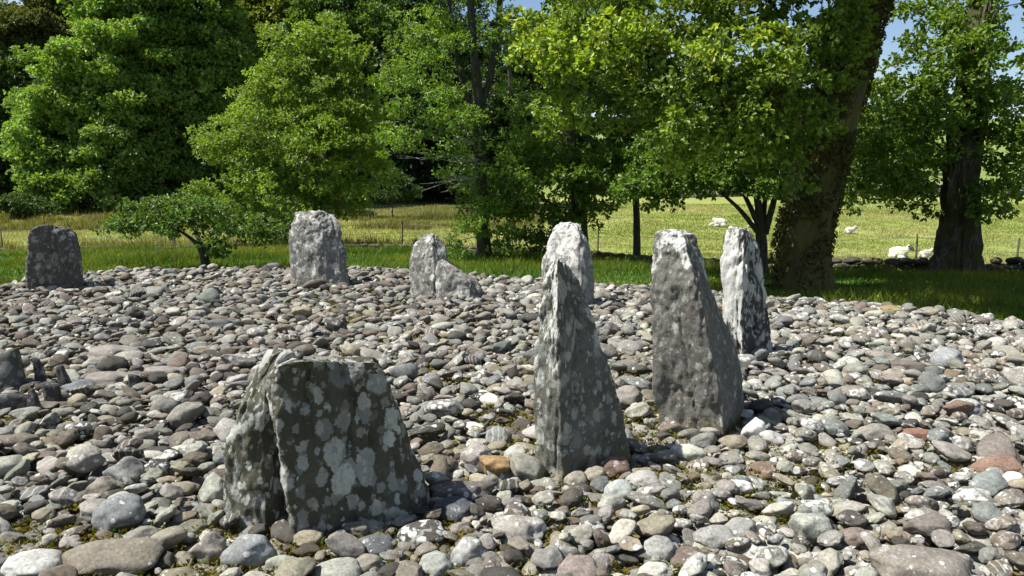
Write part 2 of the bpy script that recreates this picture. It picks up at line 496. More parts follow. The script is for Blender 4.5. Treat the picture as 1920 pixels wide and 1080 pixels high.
R_SLATE = mat_rock('slate', (.035, .033, .032), (.09, .085, .08), (.25, .25, .24), cover=.3, scale=16, grey=(.15, .15, .14), moss=.3)
R_FLAT = mat_rock('flat_slab', (.13, .12, .105), (.22, .205, .18), (.36, .36, .33), cover=.3, scale=16, grey=(.3, .29, .27))

# 1: the broad slab in front, with its split-off layer
b1 = standing('standing_stone', 3.12, [
    [(548, 1004, .0), (770, 985, .20), (808, 945, .36), (800, 925, .55), (540, 960, .38)],
    [(532, 880, -.02), (690, 890, .14), (783, 862, .32), (772, 850, .54), (520, 860, .38)],
    [(512, 780, -.03), (660, 785, .13), (750, 775, .28), (745, 768, .52), (500, 770, .38)],
    [(500, 715, -.04), (640, 715, .11), (726, 712, .25), (722, 703, .50), (490, 702, .37)],
    [(516, 690, -.03), (620, 690, .10), (714, 692, .24), (712, 676, .47), (530, 672, .36)],
    [(545, 679, -.02), (620, 679, .10), (706, 680, .24), (702, 668, .44), (550, 667, .34)]],
    R_BROAD, 'broad low slab with round pale lichen patches, the nearest and widest stone', amp=.012, ridge=.005, seed=1, chip=.06, smooth_it=1, per_edge=40, sub=20, grooves=(((585, 665), (560, 760), 7, .03), ((700, 700), (735, 860), 5, .012)))
standing('split_layer', 3.20, [
    [(418, 992, .06), (500, 1003, .01), (552, 990, .10), (545, 965, .20), (424, 965, .22)],
    [(428, 880, .07), (490, 885, .04), (530, 880, .12), (528, 872, .24), (434, 868, .24)],
    [(450, 780, .09), (490, 780, .07), (522, 778, .14), (520, 772, .26), (452, 768, .26)],
    [(476, 712, .11), (500, 708, .08), (520, 706, .14), (518, 700, .26), (474, 700, .27)],
    [(500, 664, .12), (545, 668, .10), (570, 672, .14), (572, 662, .26), (500, 656, .27)],
    [(516, 656, .14), (550, 656, .13), (574, 658, .15), (572, 654, .24), (520, 652, .24)]],
    R_BROAD, None, parent=b1, amp=.016, ridge=.010, seed=2, chip=.03)
# 2: tall pointed pillar
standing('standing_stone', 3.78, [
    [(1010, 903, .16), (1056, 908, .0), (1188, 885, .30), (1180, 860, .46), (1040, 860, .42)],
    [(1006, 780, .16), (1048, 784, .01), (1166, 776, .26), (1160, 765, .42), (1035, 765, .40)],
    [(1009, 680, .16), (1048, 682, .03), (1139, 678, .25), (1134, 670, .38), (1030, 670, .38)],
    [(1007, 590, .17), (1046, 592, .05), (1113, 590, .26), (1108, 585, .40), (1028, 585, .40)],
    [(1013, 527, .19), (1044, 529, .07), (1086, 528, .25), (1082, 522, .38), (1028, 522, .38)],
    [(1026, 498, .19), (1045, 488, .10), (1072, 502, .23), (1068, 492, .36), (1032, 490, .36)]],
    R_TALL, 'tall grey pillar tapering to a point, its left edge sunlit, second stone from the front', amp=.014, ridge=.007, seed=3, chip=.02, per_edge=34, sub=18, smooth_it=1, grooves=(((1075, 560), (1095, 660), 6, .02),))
# 3: brown pillar with white cap
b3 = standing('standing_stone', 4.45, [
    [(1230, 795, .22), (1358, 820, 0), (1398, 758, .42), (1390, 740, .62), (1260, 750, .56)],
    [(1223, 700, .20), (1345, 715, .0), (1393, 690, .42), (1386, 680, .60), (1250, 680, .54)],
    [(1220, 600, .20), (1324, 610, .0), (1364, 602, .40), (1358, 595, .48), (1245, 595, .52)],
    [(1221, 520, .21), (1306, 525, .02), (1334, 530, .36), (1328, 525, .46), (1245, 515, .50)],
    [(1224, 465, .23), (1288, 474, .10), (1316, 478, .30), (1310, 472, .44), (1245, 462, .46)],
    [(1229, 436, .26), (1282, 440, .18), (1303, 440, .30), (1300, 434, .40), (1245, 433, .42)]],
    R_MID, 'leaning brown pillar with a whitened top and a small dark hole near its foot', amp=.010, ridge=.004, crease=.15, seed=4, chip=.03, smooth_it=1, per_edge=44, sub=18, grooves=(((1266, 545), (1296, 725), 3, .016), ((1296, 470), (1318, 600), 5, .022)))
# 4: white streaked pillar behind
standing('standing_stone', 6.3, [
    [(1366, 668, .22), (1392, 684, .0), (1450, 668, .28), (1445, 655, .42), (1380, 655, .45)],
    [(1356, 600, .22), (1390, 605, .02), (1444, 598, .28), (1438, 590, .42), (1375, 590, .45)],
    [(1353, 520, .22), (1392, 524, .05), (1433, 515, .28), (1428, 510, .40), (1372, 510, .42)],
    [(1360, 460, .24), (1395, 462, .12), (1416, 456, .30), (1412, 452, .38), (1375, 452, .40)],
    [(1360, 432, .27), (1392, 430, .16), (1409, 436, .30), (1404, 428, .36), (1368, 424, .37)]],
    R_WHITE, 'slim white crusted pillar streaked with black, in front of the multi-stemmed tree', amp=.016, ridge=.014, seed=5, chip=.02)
# 5: rounded white stone behind the pointed pillar
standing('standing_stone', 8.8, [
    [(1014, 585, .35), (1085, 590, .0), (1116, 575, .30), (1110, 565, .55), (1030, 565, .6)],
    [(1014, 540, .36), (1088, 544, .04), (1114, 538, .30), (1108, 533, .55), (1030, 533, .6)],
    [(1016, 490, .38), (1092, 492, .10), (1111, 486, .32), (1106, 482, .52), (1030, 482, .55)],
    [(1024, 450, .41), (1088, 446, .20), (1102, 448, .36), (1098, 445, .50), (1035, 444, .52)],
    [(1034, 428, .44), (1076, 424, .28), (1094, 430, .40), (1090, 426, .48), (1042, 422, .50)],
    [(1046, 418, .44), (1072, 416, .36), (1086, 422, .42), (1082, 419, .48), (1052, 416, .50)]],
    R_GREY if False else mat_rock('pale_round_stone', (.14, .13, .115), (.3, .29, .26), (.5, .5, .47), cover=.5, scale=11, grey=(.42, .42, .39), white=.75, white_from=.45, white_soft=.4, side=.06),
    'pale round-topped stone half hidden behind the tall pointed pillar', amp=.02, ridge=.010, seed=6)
# 6: upright block on the far side
standing('standing_stone', 10.6, [
    [(542, 532, .28), (600, 538, .12), (655, 532, .22), (650, 522, .6), (556, 522, .62)],
    [(541, 490, .28), (600, 492, .14), (652, 488, .24), (646, 482, .6), (556, 482, .62)],
    [(540, 440, .30), (600, 442, .17), (641, 440, .26), (636, 436, .58), (556, 436, .6)],
    [(542, 410, .32), (600, 412, .22), (639, 420, .32), (632, 416, .56), (556, 408, .58)],
    [(550, 398, .36), (600, 396, .30), (630, 404, .38), (626, 402, .52), (560, 396, .54)]],
    R_GREY, 'upright grey block with a mossy uneven top beside the spreading thorn bush', amp=.022, ridge=.012, seed=7, chip=.04)
# 7: broken stump with low shoulder
b7 = standing('standing_stone', 9.6, [
    [(767, 550, .25), (815, 560, .08), (845, 556, .20), (840, 545, .5), (780, 545, .5)],
    [(766, 515, .26), (815, 520, .10), (842, 516, .22), (838, 510, .5), (780, 510, .5)],
    [(767, 480, .28), (812, 482, .14), (838, 480, .26), (834, 476, .48), (780, 476, .5)],
    [(776, 456, .32), (812, 454, .22), (836, 460, .30), (832, 457, .46), (786, 453, .48)],
    [(796, 438, .36), (812, 438, .32), (826, 444, .36), (822, 442, .42), (800, 437, .44)]],
    R_GREY, 'broken pale stump with a lower shoulder sloping down on its right side', amp=.02, ridge=.010, seed=8)
standing('broken_shoulder', 9.5, [
    [(818, 560, .14), (880, 566, .02), (905, 556, .25), (900, 546, .5), (824, 548, .5)],
    [(818, 525, .16), (878, 545, .06), (904, 540, .27), (898, 532, .5), (824, 518, .5)],
    [(819, 492, .22), (870, 520, .14), (898, 526, .30), (892, 522, .46), (826, 488, .46)],
    [(828, 486, .28), (866, 508, .24), (884, 520, .34), (880, 516, .42), (832, 484, .42)]],
    R_GREY, None, parent=b7, amp=.018, ridge=.010, seed=9, chip=.04)
# 8: dark square slab at the left
standing('standing_stone', 10.3, [
    [(49, 542, .0), (100, 545, .14), (159, 540, .32), (156, 530, .7), (56, 530, .45)],
    [(48, 500, -.02), (100, 502, .13), (156, 498, .31), (152, 494, .68), (56, 494, .45)],
    [(52, 460, -.03), (100, 460, .12), (150, 458, .30), (146, 455, .66), (60, 455, .45)],
    [(55, 434, -.01), (98, 432, .14), (146, 440, .30), (142, 436, .62), (62, 430, .43)],
    [(72, 424, .05), (98, 421, .18), (134, 429, .32), (130, 427, .55), (76, 422, .40)]],
    R_DARK, 'squat dark square slab standing alone at the left end of the cobbles', amp=.016, ridge=.008, seed=10, chip=.03)

# hole near the foot of the brown pillar: near-black lump, colour standing for inner shade
def blob(name, pos, rad, mat, parent=None, seed=0, rot=0.0):
    bm = bmesh.new(); bmesh.ops.create_icosphere(bm, subdivisions=3, radius=1)
    v = np.array([w.co[:] for w in bm.verts]); f = np.array([[x.index for x in q.verts] for q in bm.faces]); bm.free()
    v = v * (1 + .22 * fbm(v * 1.6 + seed * 7.1, 3)[:, None]) * np.array(rad)
    c, s = math.cos(rot), math.sin(rot)
    v = np.stack((v[:, 0] * c - v[:, 1] * s, v[:, 0] * s + v[:, 1] * c, v[:, 2]), 1)
    o = mesh_np(name, v, [f], mat, parent=parent)
    o.location = np.array(pos) - (np.array(parent.location) if parent else 0)
    return o
M_HOLE = simple('hole_shade', (.012, .011, .01), .95)
blob('hole', P(1303, 756, 4.45 + .085), (.02, .012, .034), M_HOLE, b3, 3)

# low upright slates of the ruined kist at the left edge, and flat slabs
def slab_up(px, py, w, h, Y0, lean, mat, label, name='upright_slate', seed=0, th=.06, point=.5, yaw=.2, cat='stone slab', group='small slates set on edge at the left'):
    W_ = w / F * Y0 * .5
    b = P(px, py, Y0); hh = h / F * Y0
    lv = []
    n = 9; m = 40
    for i in range(n + 1):
        tt = i / n
        ww = W_ * (1 - point * tt ** 1.5)
        cx = lean * tt * hh
        a = np.linspace(0, 2 * math.pi, m, endpoint=False)
        x = np.sign(np.cos(a)) * np.abs(np.cos(a)) ** .45 * ww + cx
        y = np.sign(np.sin(a)) * np.abs(np.sin(a)) ** .6 * th * (1 - .35 * tt)
        lv.append(np.stack((x, y, np.full(m, -.08 + (hh + .08) * tt) + (x - cx) / max(W_, .01) * .12 * hh * tt * (1 if seed % 2 else -1)), 1))
    G = np.array(lv); N = m
    p = G.reshape(-1, 3)
    out = nrm(p * np.array((1, 1, 0)))
    p = p + out * (.010 * fbm(p * 9 + seed * 5.3, 4) + .006 * fbm(p * np.array((50, 50, 9.)) + seed, 3))[:, None]
    idx = np.arange(len(p)).reshape(-1, N); nx_ = np.roll(idx, -1, 1)
    q = np.stack((idx[:-1], nx_[:-1], nx_[1:], idx[1:]), -1).reshape(-1, 4)
    p = np.concatenate((p, [p[-N:].mean(0) + (0, 0, .01)]))
    tri = np.stack((idx[-1], nx_[-1], np.full(N, len(p) - 1)), -1)
    c, s = math.cos(yaw), math.sin(yaw)
    p = np.stack((p[:, 0] * c - p[:, 1] * s, p[:, 0] * s + p[:, 1] * c, p[:, 2]), 1)
    o = mesh_np(name, p, [q, tri], mat, loc=(b[0], b[1], 0))
    tag(o, label, cat, group)
    a = np.linspace(0, 6.28, 8)
    STONES.append((np.array((b[0], b[1])) + np.stack((np.cos(a) * W_, np.sin(a) * max(th, .05)), 1), [(px - w / 2, py), (px + w / 2, py), (px, py - h)], Y0))
    return o
slab_up(14, 702, 56, 66, 5.6, .0, R_DARK, 'rounded blackish kist slab with pale lichen discs cut by the left picture edge', seed=1, th=.10, point=.25)
slab_up(82, 697, 24, 46, 5.7, -.25, R_SLATE, 'thin brown slate leaning left just right of the blackish kist slab', seed=2, th=.03)
slab_up(125, 705, 24, 38, 5.6, -.3, R_SLATE, 'jagged leaning slate farthest right in the kist setting', seed=3, th=.03)
slab_up(98, 735, 30, 42, 5.1, -.05, R_SLATE, 'square topped black slate in the middle of the kist setting', seed=4, th=.04, point=.15)
slab_up(68, 755, 34, 48, 4.9, -.15, R_SLATE, 'pointed black slate nearest the camera in the kist setting', seed=5, th=.04, point=.75)
slab_up(22, 762, 74, 34, 4.95, .0, R_SLATE, 'low long black slate along the bottom of the kist setting', seed=6, th=.04, point=.1)
slab_up(248, 712, 22, 30, 5.45, .1, R_SLATE, 'small dark slate end standing beside the flat grey slabs', seed=8, th=.05, point=.2)

# ------------------------------------------------------------------ cobbles
def protos(sub, n, seed):
    r = np.random.default_rng(seed); out = []
    bm = bmesh.new(); bmesh.ops.create_icosphere(bm, subdivisions=sub, radius=1)
    v0 = np.array([w.co[:] for w in bm.verts]); f = np.array([[x.index for x in q.verts] for q in bm.faces], np.int32); bm.free()
    for k in range(n):
        v = v0.copy()
        ang = k % 3                                   # 0 rounded, 1 medium, 2 angular
        for _ in range(r.integers(4, 8) + 3 * ang):
            d = nrm(r.normal(size=3)); h = r.uniform(.62, .9) if ang else r.uniform(.75, .95)
            e = v @ d - h
            v = v - np.clip(e, 0, None)[:, None] * d * (.7 if ang == 0 else .88)
        o = r.uniform(0, 50, 3)
        ln = np.linalg.norm(v, axis=1, keepdims=True)
        v = v * (1 + .16 * fbm(v0 * 1.3 + o, 2)[:, None] + .035 * fbm(v0 * 4 + o, 3)[:, None])
        v = v / np.abs(v).max(0)
        out.append(v)
    return out, f
PR_HI, F_HI = protos(4, 36, 5)
PR_LO, F_LO = protos(3, 36, 5)

PAL = [  # name, colour, weight right side, weight left side
    ('grey', (.235, .228, .215), 5, 4.2), ('pale grey', (.33, .323, .30), 3.2, 2.6), ('blue-grey', (.19, .2, .202), 2, 1.6), ('brown', (.155, .13, .11), 2.2, 3.0),
    ('pinkish brown', (.2, .18, .16), .8, 1.3), ('dark', (.075, .07, .064), 1.6, 2.4), ('buff', (.29, .26, .21), 1.2, .9), ('reddish', (.2, .15, .115), .2, .2),
    ('whitish', (.48, .47, .44), .6, .35), ('greenish', (.2, .203, .18), .6, .5)]

def in_poly(foot, x, y):
    c = False; n = len(foot)
    for i in range(n):
        ax, ay = foot[i]; bx, by = foot[(i + 1) % n]
        if (ay > y) != (by > y) and x < (bx - ax) * (y - ay) / (by - ay) + ax: c = not c
    return c
FEET = []
for foot, _, Yd in STONES:
    c = foot.mean(0); FEET.append((foot, c, np.linalg.norm(foot - c, axis=1).max()))

cob = []     # dicts
GRID = {}
CELL = .22
def free(x, y, r, k=.86):
    gx_, gy_ = int(x // CELL), int(y // CELL)
    for i in range(gx_ - 2, gx_ + 3):
        for j in range(gy_ - 2, gy_ + 3):
            for (ox, oy, orr) in GRID.get((i, j), ()):
                if (ox - x) ** 2 + (oy - y) ** 2 < (k * (r + orr)) ** 2: return False
    for foot, c, rr in FEET:
        d = math.hypot(x - c[0], y - c[1])
        if d < rr + r and in_poly(c + (foot - c) * (1 + .35 * r / rr), x, y): return False
    return True
def put(x, y, r): GRID.setdefault((int(x // CELL), int(y // CELL)), []).append((x, y, r))

# noteworthy cobbles measured on the photo: px, py (centre), width, height, colour, lichen, prototype, label, yaw, Y extent factor
NOTE = [
    (214, 1037, 172, 62, (.17, .15, .12), .3, 2, 'long flat striated brown stone lying in front of the broad slab at lower left', 0., .5),
    (222, 960, 84, 64, (.17, .18, .18), .5, 0, 'big rounded blue-grey cobble above the long striated brown stone', .2, .9),
    (232, 884, 66, 56, (.2, .2, .19), .2, 4, 'humped grey cobble standing higher than its neighbours at lower left', .3, .8),
    (467, 1026, 88, 60, (.21, .22, .22), .5, 3, 'pitted grey boulder touching the foot of the broad slab', .1, .8),
    (60, 1046, 92, 44, (.36, .36, .34), .6, 0, 'pale smooth cobble left of the long striated brown stone', 0., .8),
    (928, 864, 66, 46, (.27, .18, .09), .0, 5, 'angular orange-brown cobble between the broad slab and the pointed pillar', .1, .8),
    (966, 848, 46, 40, (.36, .36, .32), .1, 0, 'smooth pale cobble touching the orange-brown cobble', 0., .9),
    (894, 846, 62, 42, (.26, .24, .22), .9, 3, 'round cobble with white lichen discs behind the orange-brown cobble', 0., .9),
    (968, 988, 106, 58, (.25, .235, .21), .8, 1, 'wide domed grey-brown cobble in the foreground right of the broad slab', -.1, .8),
    (880, 1030, 66, 60, (.24, .24, .225), .9, 3, 'upright grey cobble left of the wide domed cobble', 0., .8),
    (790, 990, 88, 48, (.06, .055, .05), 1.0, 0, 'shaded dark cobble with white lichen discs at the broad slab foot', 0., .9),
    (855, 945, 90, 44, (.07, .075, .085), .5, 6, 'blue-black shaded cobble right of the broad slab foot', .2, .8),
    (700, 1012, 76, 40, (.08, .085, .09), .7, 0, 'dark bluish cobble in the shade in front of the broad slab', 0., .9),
    (820, 1050, 68, 46, (.25, .265, .24), .3, 6, 'greenish grey egg-shaped cobble at the bottom between dark shaded cobbles', 0., .9),
    (1519, 983, 74, 68, (.29, .30, .26), .5, 5, 'pale greenish angular block standing tall among lower right cobbles', .1, .7),
    (1413, 804, 50, 46, (.6, .59, .56), .0, 8, 'white quartz lump right of the brown pillar foot', .2, .8),
    (1386, 905, 48, 34, (.58, .57, .55), .0, 5, 'white wedge-shaped cobble in front of the brown pillar', .2, .8),
    (1735, 1062, 190, 60, (.2, .18, .155), .5, 1, 'large flat brown stone with a moss patch at the lower right edge', .1, .6),
    (1650, 668, 60, 34, (.23, .215, .18), .1, 5, 'broad brown slab-like cobble left of the big grey boulder', .1, .8),
    (1774, 672, 62, 42, (.24, .25, .25), .6, 3, 'big grey boulder standing out on the right side of the cobbles', 0., .9),
    (1706, 688, 88, 24, (.14, .115, .10), .3, 1, 'long low purplish slab in front of the big grey boulder', .05, .4),
    (1808, 762, 66, 36, (.33, .34, .33), .6, 3, 'large pale grey flat-topped cobble right of centre on the right side', 0., .8),
    (1640, 810, 70, 38, (.22, .205, .18), .2, 0, 'smooth brown loaf-shaped cobble right of the white quartz lump', .15, .6),
    (1720, 811, 68, 26, (.2, .11, .075), .1, 1, 'rusty red-brown cobble beside the smooth loaf-shaped cobble', .0, .5),
    (1870, 872, 76, 40, (.21, .135, .10), .1, 0, 'smooth reddish brown cobble near the right picture edge', 0., .6),
    (1852, 905, 60, 46, (.2, .215, .205), .4, 2, 'blue-grey angular cobble below the smooth reddish one', .3, .8),
    (1900, 896, 40, 32, (.56, .56, .54), .0, 3, 'white cobble beside the blue-grey angular one at the right edge', 0., .9),
    (1740, 982, 74, 50, (.16, .14, .125), .2, 8, 'dark brown angular block at lower right', -.2, .8),
    (1080, 893, 44, 34, (.22, .205, .17), .1, 0, 'small round olive cobble resting against the pointed pillar foot', 0., .9),
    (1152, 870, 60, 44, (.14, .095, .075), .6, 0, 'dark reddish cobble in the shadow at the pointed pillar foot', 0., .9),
    (1206, 892, 60, 36, (.32, .31, .29), .2, 0, 'pale smooth cobble right of the dark reddish shaded one', .1, .9),
    (1160, 915, 56, 44, (.3, .32, .3), .3, 0, 'pale greenish round cobble in front of the pointed pillar', 0., .9),
    (1082, 1062, 80, 56, (.21, .175, .155), .4, 0, 'big round pinkish brown boulder at the bottom centre', 0., .9),
    (1228, 1062, 66, 40, (.38, .37, .33), .2, 3, 'pale buff rounded cobble at the bottom right of centre', 0., .9),
    (1032, 1035, 44, 46, (.22, .225, .2), .1, 0, 'small standing olive-grey cobble left of the pinkish boulder', .1, .9),
    (345, 769, 22, 13, (.42, .17, .06), .0, 3, 'small bright orange pebble left of the broad slab', 0., .9),
    (208, 660, 82, 24, (.22, .205, .18), .3, 1, 'flat grey slab set level in the cobbles beyond the kist', .0, .9),
    (205, 710, 92, 30, (.2, .18, .155), .1, 1, 'flat brown slab set level in the cobbles nearest the kist slates', .05, .7),
    (240, 668, 56, 28, (.25, .235, .205), .2, 2, 'flat pale slab butting the level grey slab on its right', .1, .9),
    (310, 700, 90, 16, (.2, .19, .17), .1, 1, 'long thin slab lying right of the brown level slab', .0, .5),
    (145, 722, 54, 28, (.15, .16, .17), .2, 4, 'dark blue-grey cobble right of the black slates', .0, .9),
    (415, 608, 72, 14, (.10, .105, .105), .1, 1, 'dark narrow slab lying flat in the middle distance', .0, .4),
    (1668, 577, 40, 16, (.25, .2, .1), .0, 0, 'mossy yellowish brown boulder on the far right rim', 0., .9),
    (759, 503, 24, 20, (.3, .3, .28), .2, 5, 'pale pointed rock on the rim right of the upright block', 0., .8),
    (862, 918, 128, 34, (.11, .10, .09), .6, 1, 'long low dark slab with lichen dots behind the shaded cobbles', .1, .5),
    (1240, 1020, 66, 44, (.25, .25, .235), .3, 6, 'grey cobble with flat top above the pale buff one', .2, .8),
    (1390, 985, 66, 46, (.25, .25, .235), .4, 3, 'round light grey cobble left of the greenish angular block', .1, .9),
    (1340, 1000, 76, 44, (.27, .265, .25), .3, 0, 'smooth oval grey cobble left of the round light grey one', .1, .7),
    (1600, 1000, 60, 34, (.2, .165, .14), .1, 0, 'smooth oval chocolate cobble right of the greenish angular block', .1, .7),
    (630, 1062, 90, 48, (.26, .265, .23), .2, 0, 'smooth grey-green boulder at the bottom under the broad slab', .1, .8),
    (690, 1048, 60, 38, (.22, .2, .165), .5, 3, 'lichened brown cobble right of the smooth grey-green boulder', .1, .8),
    (390, 1020, 60, 70, (.23, .21, .185), .5, 4, 'tall leaning grey-brown cobble left of the pitted grey boulder', .5, .7),
    (1180, 740, 60, 44, (.22, .20, .18), .2, 6, 'big brown-grey cobble between the pointed pillar and the brown pillar', .2, .8),
]
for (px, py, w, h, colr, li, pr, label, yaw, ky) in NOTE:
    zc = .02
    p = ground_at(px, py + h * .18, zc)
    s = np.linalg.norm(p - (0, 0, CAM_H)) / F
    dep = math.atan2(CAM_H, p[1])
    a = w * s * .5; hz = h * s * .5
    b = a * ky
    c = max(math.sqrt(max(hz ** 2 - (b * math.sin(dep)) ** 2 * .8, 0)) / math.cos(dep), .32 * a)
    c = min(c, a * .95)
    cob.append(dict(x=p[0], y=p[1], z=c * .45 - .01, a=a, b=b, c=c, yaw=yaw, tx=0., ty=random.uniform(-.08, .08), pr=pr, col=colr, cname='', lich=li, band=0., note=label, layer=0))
    n = max(1, int(round(a / b)))
    for k in range(n):
        t = (k + .5) / n * 2 - 1
        put(p[0] + t * a * math.cos(yaw) * (1 - 1 / n), p[1] + t * a * math.sin(yaw) * (1 - 1 / n), b * .88)

def in_view(x, y, m=.9):
    return y > 1.7 and abs(x) < .71 * y + m
wl = np.array([q[2] for q in PAL], float); wL = np.array([q[3] for q in PAL], float)
def make_cob(x, y, r, layer):
    e = random.uniform(1.0, 1.55) if random.random() < .8 else random.uniform(1.5, 2.1)
    a = r * math.sqrt(e) * 1.04; b = r / math.sqrt(e) * 1.1
    c = r * random.uniform(.38, .72)
    side = min(max((x / max(y, 1) + .3) / .7, 0), 1)
    w = wl * side + wL * (1 - side)
    k = random.choices(range(len(PAL)), w)[0]
    nm, colr, _, _ = PAL[k]
    j = random.uniform(.78, 1.2)
    colr = tuple(v * j * random.uniform(.96, 1.04) * q for v, q in zip(colr, (.80, .797, .74)))
    li = max(0, random.gauss(.25 + .35 * side, .35))
    z = c * random.uniform(.15, .9) + random.uniform(-.025, .025) if layer == 0 else random.uniform(-.055, -.02)
    cob.append(dict(x=x, y=y, z=z, a=a, b=b, c=c, yaw=random.uniform(0, math.pi) if random.random() < .5 else random.gauss(0, .5), tx=random.gauss(0, .3), ty=random.gauss(0, .3),
                    pr=random.choices(range(36), [1.1 if i % 3 == 0 else (1.1 if i % 3 == 1 else .9) for i in range(36)])[0],
                    col=colr, cname=nm, lich=li, band=.7 if random.random() < .05 else 0., note=None, layer=layer))
YMAX = 14.5
for r0, r1, tries in ((.095, .13, 260), (.072, .095, 2200), (.052, .072, 17000), (.036, .052, 70000), (.02, .036, 90000)):
    ys = 1.7 + (YMAX - 1.7) * np.sqrt(rng.uniform(0, 1, tries)); xs = rng.uniform(-1, 1, tries) * (.71 * ys + .9)
    ok = edge_sd(xs, ys) > -.15
    for x, y in zip(xs[ok], ys[ok]):
        r = random.uniform(r0, r1)
        if r1 < .04 and y > 8: continue
        if free(x, y, r):
            put(x, y, r); make_cob(x, y, r, 0)
# lower layer that fills the gaps
tries = 16000
ys = 1.7 + (YMAX - 1.7) * rng.uniform(0, 1, tries); xs = rng.uniform(-1, 1, tries) * (.71 * ys + .7)
ok = edge_sd(xs, ys) > -.45
for x, y in zip(xs[ok], ys[ok]): make_cob(x, y, random.uniform(.03, .07), 1)

def cob_verts(c, hi):
    v = (PR_HI if hi else PR_LO)[c['pr']] * np.array((c['a'], c['b'], c['c']))
    R = Matrix.Rotation(c['yaw'], 3, 'Z') @ Matrix.Rotation(c['tx'], 3, 'X') @ Matrix.Rotation(c['ty'], 3, 'Y')
    return v @ np.array(R).T

xyz = np.array([(c['x'], c['y'], c['z']) for c in cob])
for c, e in zip(cob, edge_sd(xyz[:, 0], xyz[:, 1])):
    und = .03 * math.sin(c['x'] * 1.3 + 1) * math.sin(c['y'] * .9)
    c['z'] += und * (0 if c['note'] else 1)
    if e < .25: c['z'] -= (.25 - e) * .45
xyz = np.array([(c['x'], c['y'], c['z']) for c in cob])
pp = proj(xyz)
scr = np.array([math.sqrt(c['a'] * (c['b'] * .5 + c['c'] * .6)) for c in cob]) * F / pp[:, 2]

def hull_hides(px, py, y):
    for _, pts, Yd in STONES:
        if y < Yd: continue
        xs_ = [q[0] for q in pts]
        if min(xs_) < px < max(xs_):
            P2 = sorted(set((int(a), int(b)) for a, b in pts))
            ys_at = [b for a, b in P2 if abs(a - px) < 45]
            if ys_at and py > min(ys_at) and py < max(q[1] for q in pts): return True
    return False
order = np.argsort(-scr)
single = set(i for i, c in enumerate(cob) if c['note'])
for i in order:
    if len(single) >= 300: break
    c = cob[i]
    if c['layer'] or i in single: continue
    px, py, d = pp[i]
    if not (6 < px < 1914 and py < 1062): continue
    if hull_hides(px, py, c['y']): continue
    single.add(i)

# labels of the individual cobbles
LAND = [('the dark square slab', 104, 540, 10.4), ('the upright grey block', 598, 535, 10.6), ('the broken stump', 835, 558, 9.6), ('the kist slates', 70, 740, 5.2),
        ('the broad lichened slab', 610, 990, 3.2), ('the pointed pillar', 1090, 900, 3.8), ('the brown pillar', 1310, 810, 4.5), ('the white streaked pillar', 1405, 680, 6.3)]
def place_words(px, py, c):
    if py > 1000 and px < 960: return 'along the bottom edge left of centre'
    if py > 1000: return 'along the bottom edge right of centre'
    best = min(LAND, key=lambda L: math.hypot((L[1] - px) * .9, (L[2] - py)))
    n, lx, ly, _ = best
    dx, dy = px - lx, py - ly
    if abs(dx) < 90: return ('in front of ' if dy > 0 else 'behind ') + n
    far = 'far ' if abs(dx) > 300 else ('well ' if abs(dx) > 190 else '')
    return far + ('right of ' if dx > 0 else 'left of ') + n
ORD = ['', 'second ', 'third ', 'fourth ', 'fifth ', 'sixth ', 'seventh ', 'eighth ', 'ninth ', 'tenth ', 'eleventh ', 'twelfth ']
by = {}
for i in single:
    c = cob[i]
    if c['note']: continue
    shp = 'long' if c['a'] / c['b'] > 1.55 else ('flat' if c['c'] / c['a'] < .42 else ('rounded' if c['pr'] % 3 == 0 else ('angular' if c['pr'] % 3 == 2 else 'oval')))
    sp = 'lichen-spotted ' if c['lich'] > .75 else ''
    by.setdefault(f"{sp}{shp} {c['cname']} cobble {place_words(pp[i, 0], pp[i, 1], c)}", []).append(i)
for k, ids in by.items():
    ids.sort(key=lambda i: pp[i, 0])
    for n, i in enumerate(ids):
        if len(ids) == 1: cob[i]['label'] = k
        elif n == 0: cob[i]['label'] = k + ', leftmost of these'
        elif n == len(ids) - 1: cob[i]['label'] = k + ', rightmost of these'
        else: cob[i]['label'] = k + ', ' + ORD[min(n, 11)] + 'from the left'
for i in sorted(single):
    c = cob[i]
    v = cob_verts(c, True); n = len(v)
    o = mesh_np('cobble', v, [F_HI], M_COB, loc=(c['x'], c['y'], c['z']), col=np.tile(np.array(c['col']), (n, 1)),
                extra={'lichen': np.full(n, c['lich']), 'band': np.full(n, c['band'])})
    tag(o, c['note'] or c['label'], 'cobble', 'loose cobbles covering the cairn')
vs, fs, cs, ls_, bs = [], [], [], [], []; off = 0
for i, c in enumerate(cob):
    if i in single: continue
    hi = c['y'] < 4.2 and c['layer'] == 0
    v = cob_verts(c, hi) + xyz[i]; n = len(v)
    vs.append(v); fs.append((F_HI if hi else F_LO) + off); off += n
    cs.append(np.tile(np.array(c['col']), (n, 1))); ls_.append(np.full(n, c['lich'])); bs.append(np.full(n, c['band']))
o = mesh_np('cobble_spread', np.concatenate(vs), [np.concatenate(fs)], M_COB, col=np.concatenate(cs), extra={'lichen': np.concatenate(ls_), 'band': np.concatenate(bs)})
tag(o, 'countless smaller grey and brown cobbles spread over the whole cairn', 'cobbles', 'loose cobbles covering the cairn', 'stuff')
print('cobbles', len(cob), 'single', len(single))

